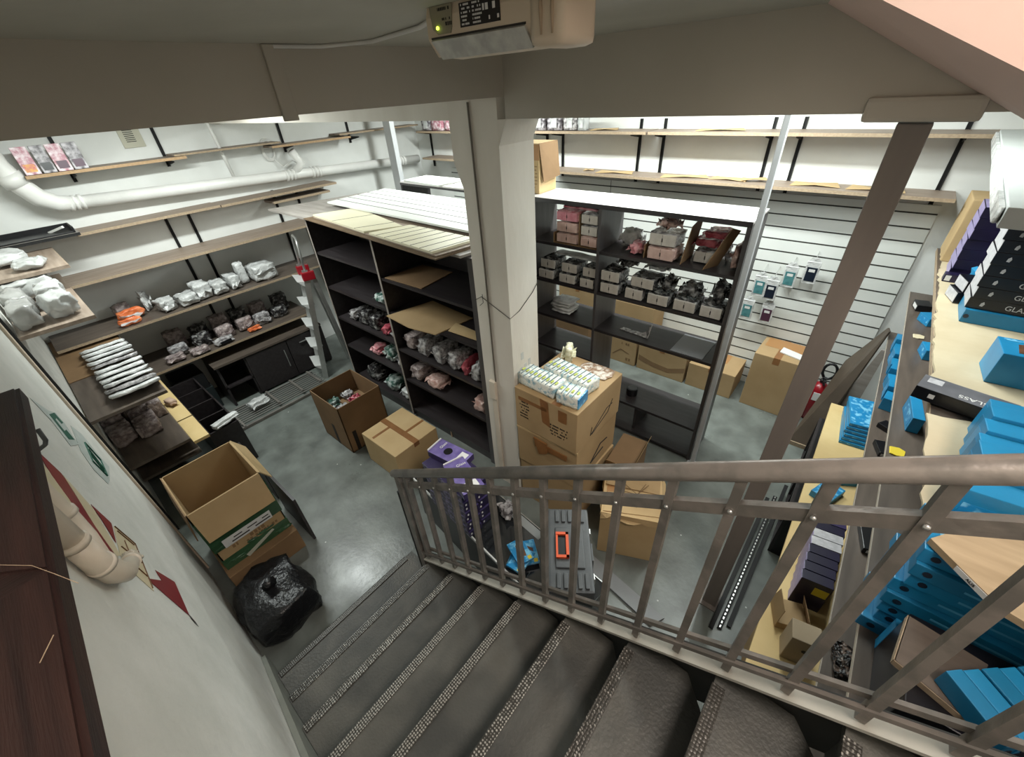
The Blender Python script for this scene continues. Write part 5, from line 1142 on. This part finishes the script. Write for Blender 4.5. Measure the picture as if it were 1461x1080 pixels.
tag(MB().box(-1.6, -1.588, .745, .795, 2.95, 3.149, .003).obj('cable_trunking', BEAMM), 'flat cable trunking running down the left beam face', 'trunking')
# pillar fittings
pt = thing('pillar_trunking', 'cream cable trunking down the left pillar face with a small junction box', 'trunking', (-1.84, 1.858, 0))
MB().box(-.05, .0, -.012, 0, .05, .98, .003).obj('lower_duct', PIPEC, pt)
MB().box(-.055, .005, -.03, 0, .98, 1.15, .005).obj('junction_box', PIPEC, pt)
MB().tube([(.0, -.006, 1.15), (.0, -.006, 2.0), (-.01, -.006, 2.95)], .006, 8).obj('cable', mat('grey_cable', '#6b655b', .6), pt)
wt = thing('wire_tie', 'thin wire tied around the white pillar', 'wire', (0, 0, 0))
a = [(-1.965, 1.855, 1.80), (-1.9, 1.853, 1.84), (-1.80, 1.853, 1.80), (-1.65, 1.853, 1.74), (-1.648, 1.95, 1.76), (-1.648, 2.1, 1.84), (-1.648, 2.17, 1.90)]
MB().tube(a, .0025, 6).obj('wire', GROOVE, wt)
MB().tube([(-1.89, 1.853, 1.86), (-1.885, 1.85, 1.80), (-1.92, 1.85, 1.77)], .002, 6).obj('twist', GROOVE, wt)
st_ = MB()
for k, (y, z) in enumerate([(1.95, 1.36), (1.93, 1.24), (1.985, 1.25), (2.03, 1.27), (1.95, 1.17)]): st_.box(-1.6549, -1.6542, y, y+.03, z, z+.06)
o = st_.obj('grey_smudge', mat('faint_smudge', '#b9bab6', .7), bpy.data.objects['pillar'])

# ------------------------------------------------------------------ near wall: ledge, sign, pipes
lg = thing('wooden_ledge', 'dark red brown wooden ledge along the white wall, left foreground', 'ledge', (0, 0, 0))
z0, z1 = 2.634, 2.655
MB().prism([(-.955, -.26, z0), (-.955, -.108, z0), (.3, -.146, z0), (.3, -.26, z0)], (0, 0, z1-z0-.001)).obj('core', LEDGE, lg)
MB().prism([(-.953, -.26, z1-.001), (-.953, -.113, z1-.001), (-.49, -.127, z1-.001), (-.62, -.26, z1-.001)], (0, 0, .003)).obj('end_board', LEDGE, lg)
MB().prism([(-.488, -.129, z1-.001), (-.60, -.245, z1-.001), (-.46, -.26, z1-.001)][::-1] + [], (0, 0, .0012)).obj('mitre_wedge', LEDGE2, lg)
MB().prism([(-.486, -.127, z1-.001), (.3, -.151, z1-.001), (.3, -.26, z1-.001), (-.457, -.26, z1-.001)], (0, 0, .003)).obj('front_board', LEDGE, lg)
MB().tube([(-.54, -.165, z1+.004), (-.50, -.135, z1+.004), (-.47, -.122, z1+.004), (-.45, -.112, z1-.004)], .0003, 5).obj('splinter', CHIP, lg)
MB().tube([(-.40, -.132, z1+.003), (-.38, -.142, z1+.004)], .0004, 5).obj('splinter', CHIP, lg)
# vinyl arrow sign on the wall
ys = YN + .001
def w2(u, v): return Vector((u, ys, v))
def poly(pts, off=0.): return [Vector((u, ys+off, v)) for u, v in pts]
sg = thing('arrow_sign', 'red and cream arrow shaped vinyl sign on the white wall, left foreground', 'sign', (0, 0, 0))
def vin(name, pts, m, off, parent=sg): return MB().prism(poly(pts, off), (0, .0008, 0)).obj(name, m, parent)
vin('cream_band', [(-1.64, 2.2), (-1.62, 2.16), (-1.55, 2.1), (-1.41, 2.03), (-1.36, 2.04), (-1.36, 2.18), (-1.40, 2.22), (-1.5, 2.23)], CREAMS, 0)
vin('cream_band', [(-1.72, 2.07), (-1.70, 2.0), (-1.68, 1.93), (-1.53, 1.88), (-1.47, 1.87), (-1.42, 1.91), (-1.51, 1.98), (-1.62, 2.02)], CREAMS, 0)
vin('red_band', [(-1.70, 2.19), (-1.715, 2.08), (-1.62, 2.03), (-1.51, 1.98), (-1.42, 1.91), (-1.40, 1.925), (-1.40, 2.02), (-1.52, 2.08), (-1.60, 2.15)], REDS, .0006)
vin('red_wedge', [(-1.70, 1.94), (-1.72, 1.82), (-1.55, 1.86), (-1.65, 1.90)], REDS, .0006)
vin('cream_panel', [(-1.71, 1.81), (-1.76, 1.65), (-1.43, 1.70), (-1.42, 1.86), (-1.47, 1.87)], CREAMS, 0)
g = MB(); 
for a, b in (((-1.715, 1.805), (-1.755, 1.66)), ((-1.755, 1.66), (-1.44, 1.705)), ((-1.69, 1.80), (-1.725, 1.68)), ((-1.56, 1.83), (-1.60, 1.69)), ((-1.49, 1.855), (-1.51, 1.70)), ((-1.66, 1.77), (-1.54, 1.78)), ((-1.64, 1.73), (-1.55, 1.74))):
    g.bar((a[0], ys+.001, a[1]), (b[0], ys+.001, b[1]), .001, .006, up=(0, 1, 0))
g.obj('brown_outline', mat('brown_outline', '#6b4a2c', .6), sg)
vin('red_tip', [(-1.68, 1.56), (-1.79, 1.35), (-1.53, 1.40), (-1.49, 1.69), (-1.50, 1.70), (-1.63, 1.54)], REDS, .0006)
vin('dark_point', [(-1.54, 1.405), (-1.52, 1.36), (-1.50, 1.35), (-1.515, 1.395)], INK, .0008)
gs = thing('green_lettering', 'faded green outlined letters printed on the white wall above the arrow sign', 'sign', (0, 0, 0))
vin('letter_shadow', [(-2.32, 2.11), (-2.47, 1.97), (-2.59, 1.90), (-2.58, 1.84), (-2.48, 1.80), (-2.45, 1.78), (-2.25, 1.89), (-2.33, 1.98)], PALEG, 0, gs)
vin('letter_shadow', [(-2.69, 1.77), (-2.79, 1.66), (-2.74, 1.52), (-2.75, 1.44), (-2.40, 1.57), (-2.30, 1.62), (-2.27, 1.73), (-2.36, 1.79)], PALEG, 0, gs)
vin('letter', [(-2.40, 1.985), (-2.55, 1.92), (-2.55, 1.86), (-2.49, 1.885), (-2.49, 1.92), (-2.43, 1.94), (-2.40, 1.89), (-2.47, 1.86), (-2.45, 1.81), (-2.33, 1.88)], GREENL, .0008, gs)
g = MB()
for a, b in (((-2.63, 1.69), (-2.64, 1.56)), ((-2.64, 1.56), (-2.43, 1.58)), ((-2.43, 1.58), (-2.40, 1.70)), ((-2.63, 1.69), (-2.40, 1.70)), ((-2.57, 1.68), (-2.50, 1.58)), ((-2.50, 1.69), (-2.46, 1.59))):
    g.bar((a[0], ys+.001, a[1]), (b[0], ys+.001, b[1]), .001, .011, up=(0, 1, 0))
g.obj('letter', GREENL, gs)
hk = MB().tube([(-1.44, YN, 2.30), (-1.45, -.23, 2.305), (-1.44, -.20, 2.32), (-1.40, -.188, 2.35), (-1.41, -.186, 2.38)], .005, 7).obj('wall_hook', GRYPL, smooth=True); tag(hk, 'small dark hook on the white wall beside the wooden ledge', 'hook')
wp = thing('wall_pipes', 'pair of cream painted pipes with elbow and knob running down the white wall', 'pipe', (0, 0, 0))
MB().tube([(-1.10, -.232, 2.66), (-1.11, -.232, 2.22)], .024, 16).obj('front_pipe', PIPEC, wp, True)
MB().tube([(-1.25, -.236, 2.62), (-1.25, -.236, 2.22), (-1.22, -.235, 2.16), (-1.16, -.234, 2.13)], .022, 16).obj('rear_pipe', PIPEC, wp, True)
for p0, p1, r in (((-1.107, -.232, 2.25), (-1.107, -.232, 2.235), .028), ((-1.12, -.232, 2.15), (-1.125, -.231, 2.135), .029), ((-1.25, -.236, 2.24), (-1.25, -.236, 2.225), .026)):
    MB().tube([p0, p1], r, 16).obj('collar', PIPEC, wp, True)
MB().tube([(-1.11, -.232, 2.23), (-1.115, -.232, 2.16), (-1.14, -.23, 2.09), (-1.20, -.228, 2.02), (-1.28, -.222, 1.975)], [.025, .026, .027, .025, .02], 16).obj('elbow', PIPEC, wp, True)
MB().tube([(-1.28, -.222, 1.975), (-1.295, -.22, 1.968)], .024, 14).obj('collar', PIPEC, wp, True)
MB().lump((-1.33, -.218, 1.93), (.04, .036, .04), .006, 3, 5, .6).obj('knob', PIPEC, wp, True)
for k in (-1, 1): MB().tube([(-1.33+.025*k, -.218+.015*k, 1.95), (-1.33-.01*k, -.218, 1.955)], .008, 8).obj('knob_wing', PIPEC, wp, True)
bpy.context.view_layer.update()
# ------------------------------------------------------------------ light
def area(name, loc, size, power, col, rot=(0, 0, 0), sy=None):
    l = bpy.data.lights.new(name, 'AREA'); l.energy = power; l.color = col; l.size = size
    if sy: l.shape = 'RECTANGLE'; l.size_y = sy
    o = bpy.data.objects.new(name, l); COL.objects.link(o); o.location = loc; o.rotation_euler = rot; return o
COOL = (.93, 1., .97)
area('ceiling_tube_light', (-1.3, 3.75, 3.12), 1.4, 70, COOL, sy=.14)
area('ceiling_tube_light', (-3.9, 3.75, 3.12), 1.4, 60, COOL, sy=.14)
area('ceiling_tube_light', (-.1, 3.0, 3.12), .14, 30, COOL, sy=1.2)
area('ceiling_tube_light', (-4.4, .85, 3.12), .14, 62, COOL, sy=1.2)
area('upstairs_light', (1.1, .3, 4.4), .8, 80, (1., .88, .78))
w = bpy.data.worlds.new('world'); SC.world = w; w.use_nodes = True
w.node_tree.nodes['Background'].inputs[0].default_value = (.8, .85, .9, 1); w.node_tree.nodes['Background'].inputs[1].default_value = .1
SC.view_settings.view_transform = 'Standard'; SC.view_settings.look = 'None'; SC.view_settings.gamma = 1
SC.view_settings.exposure = .2; SC.view_settings.use_curve_mapping = False
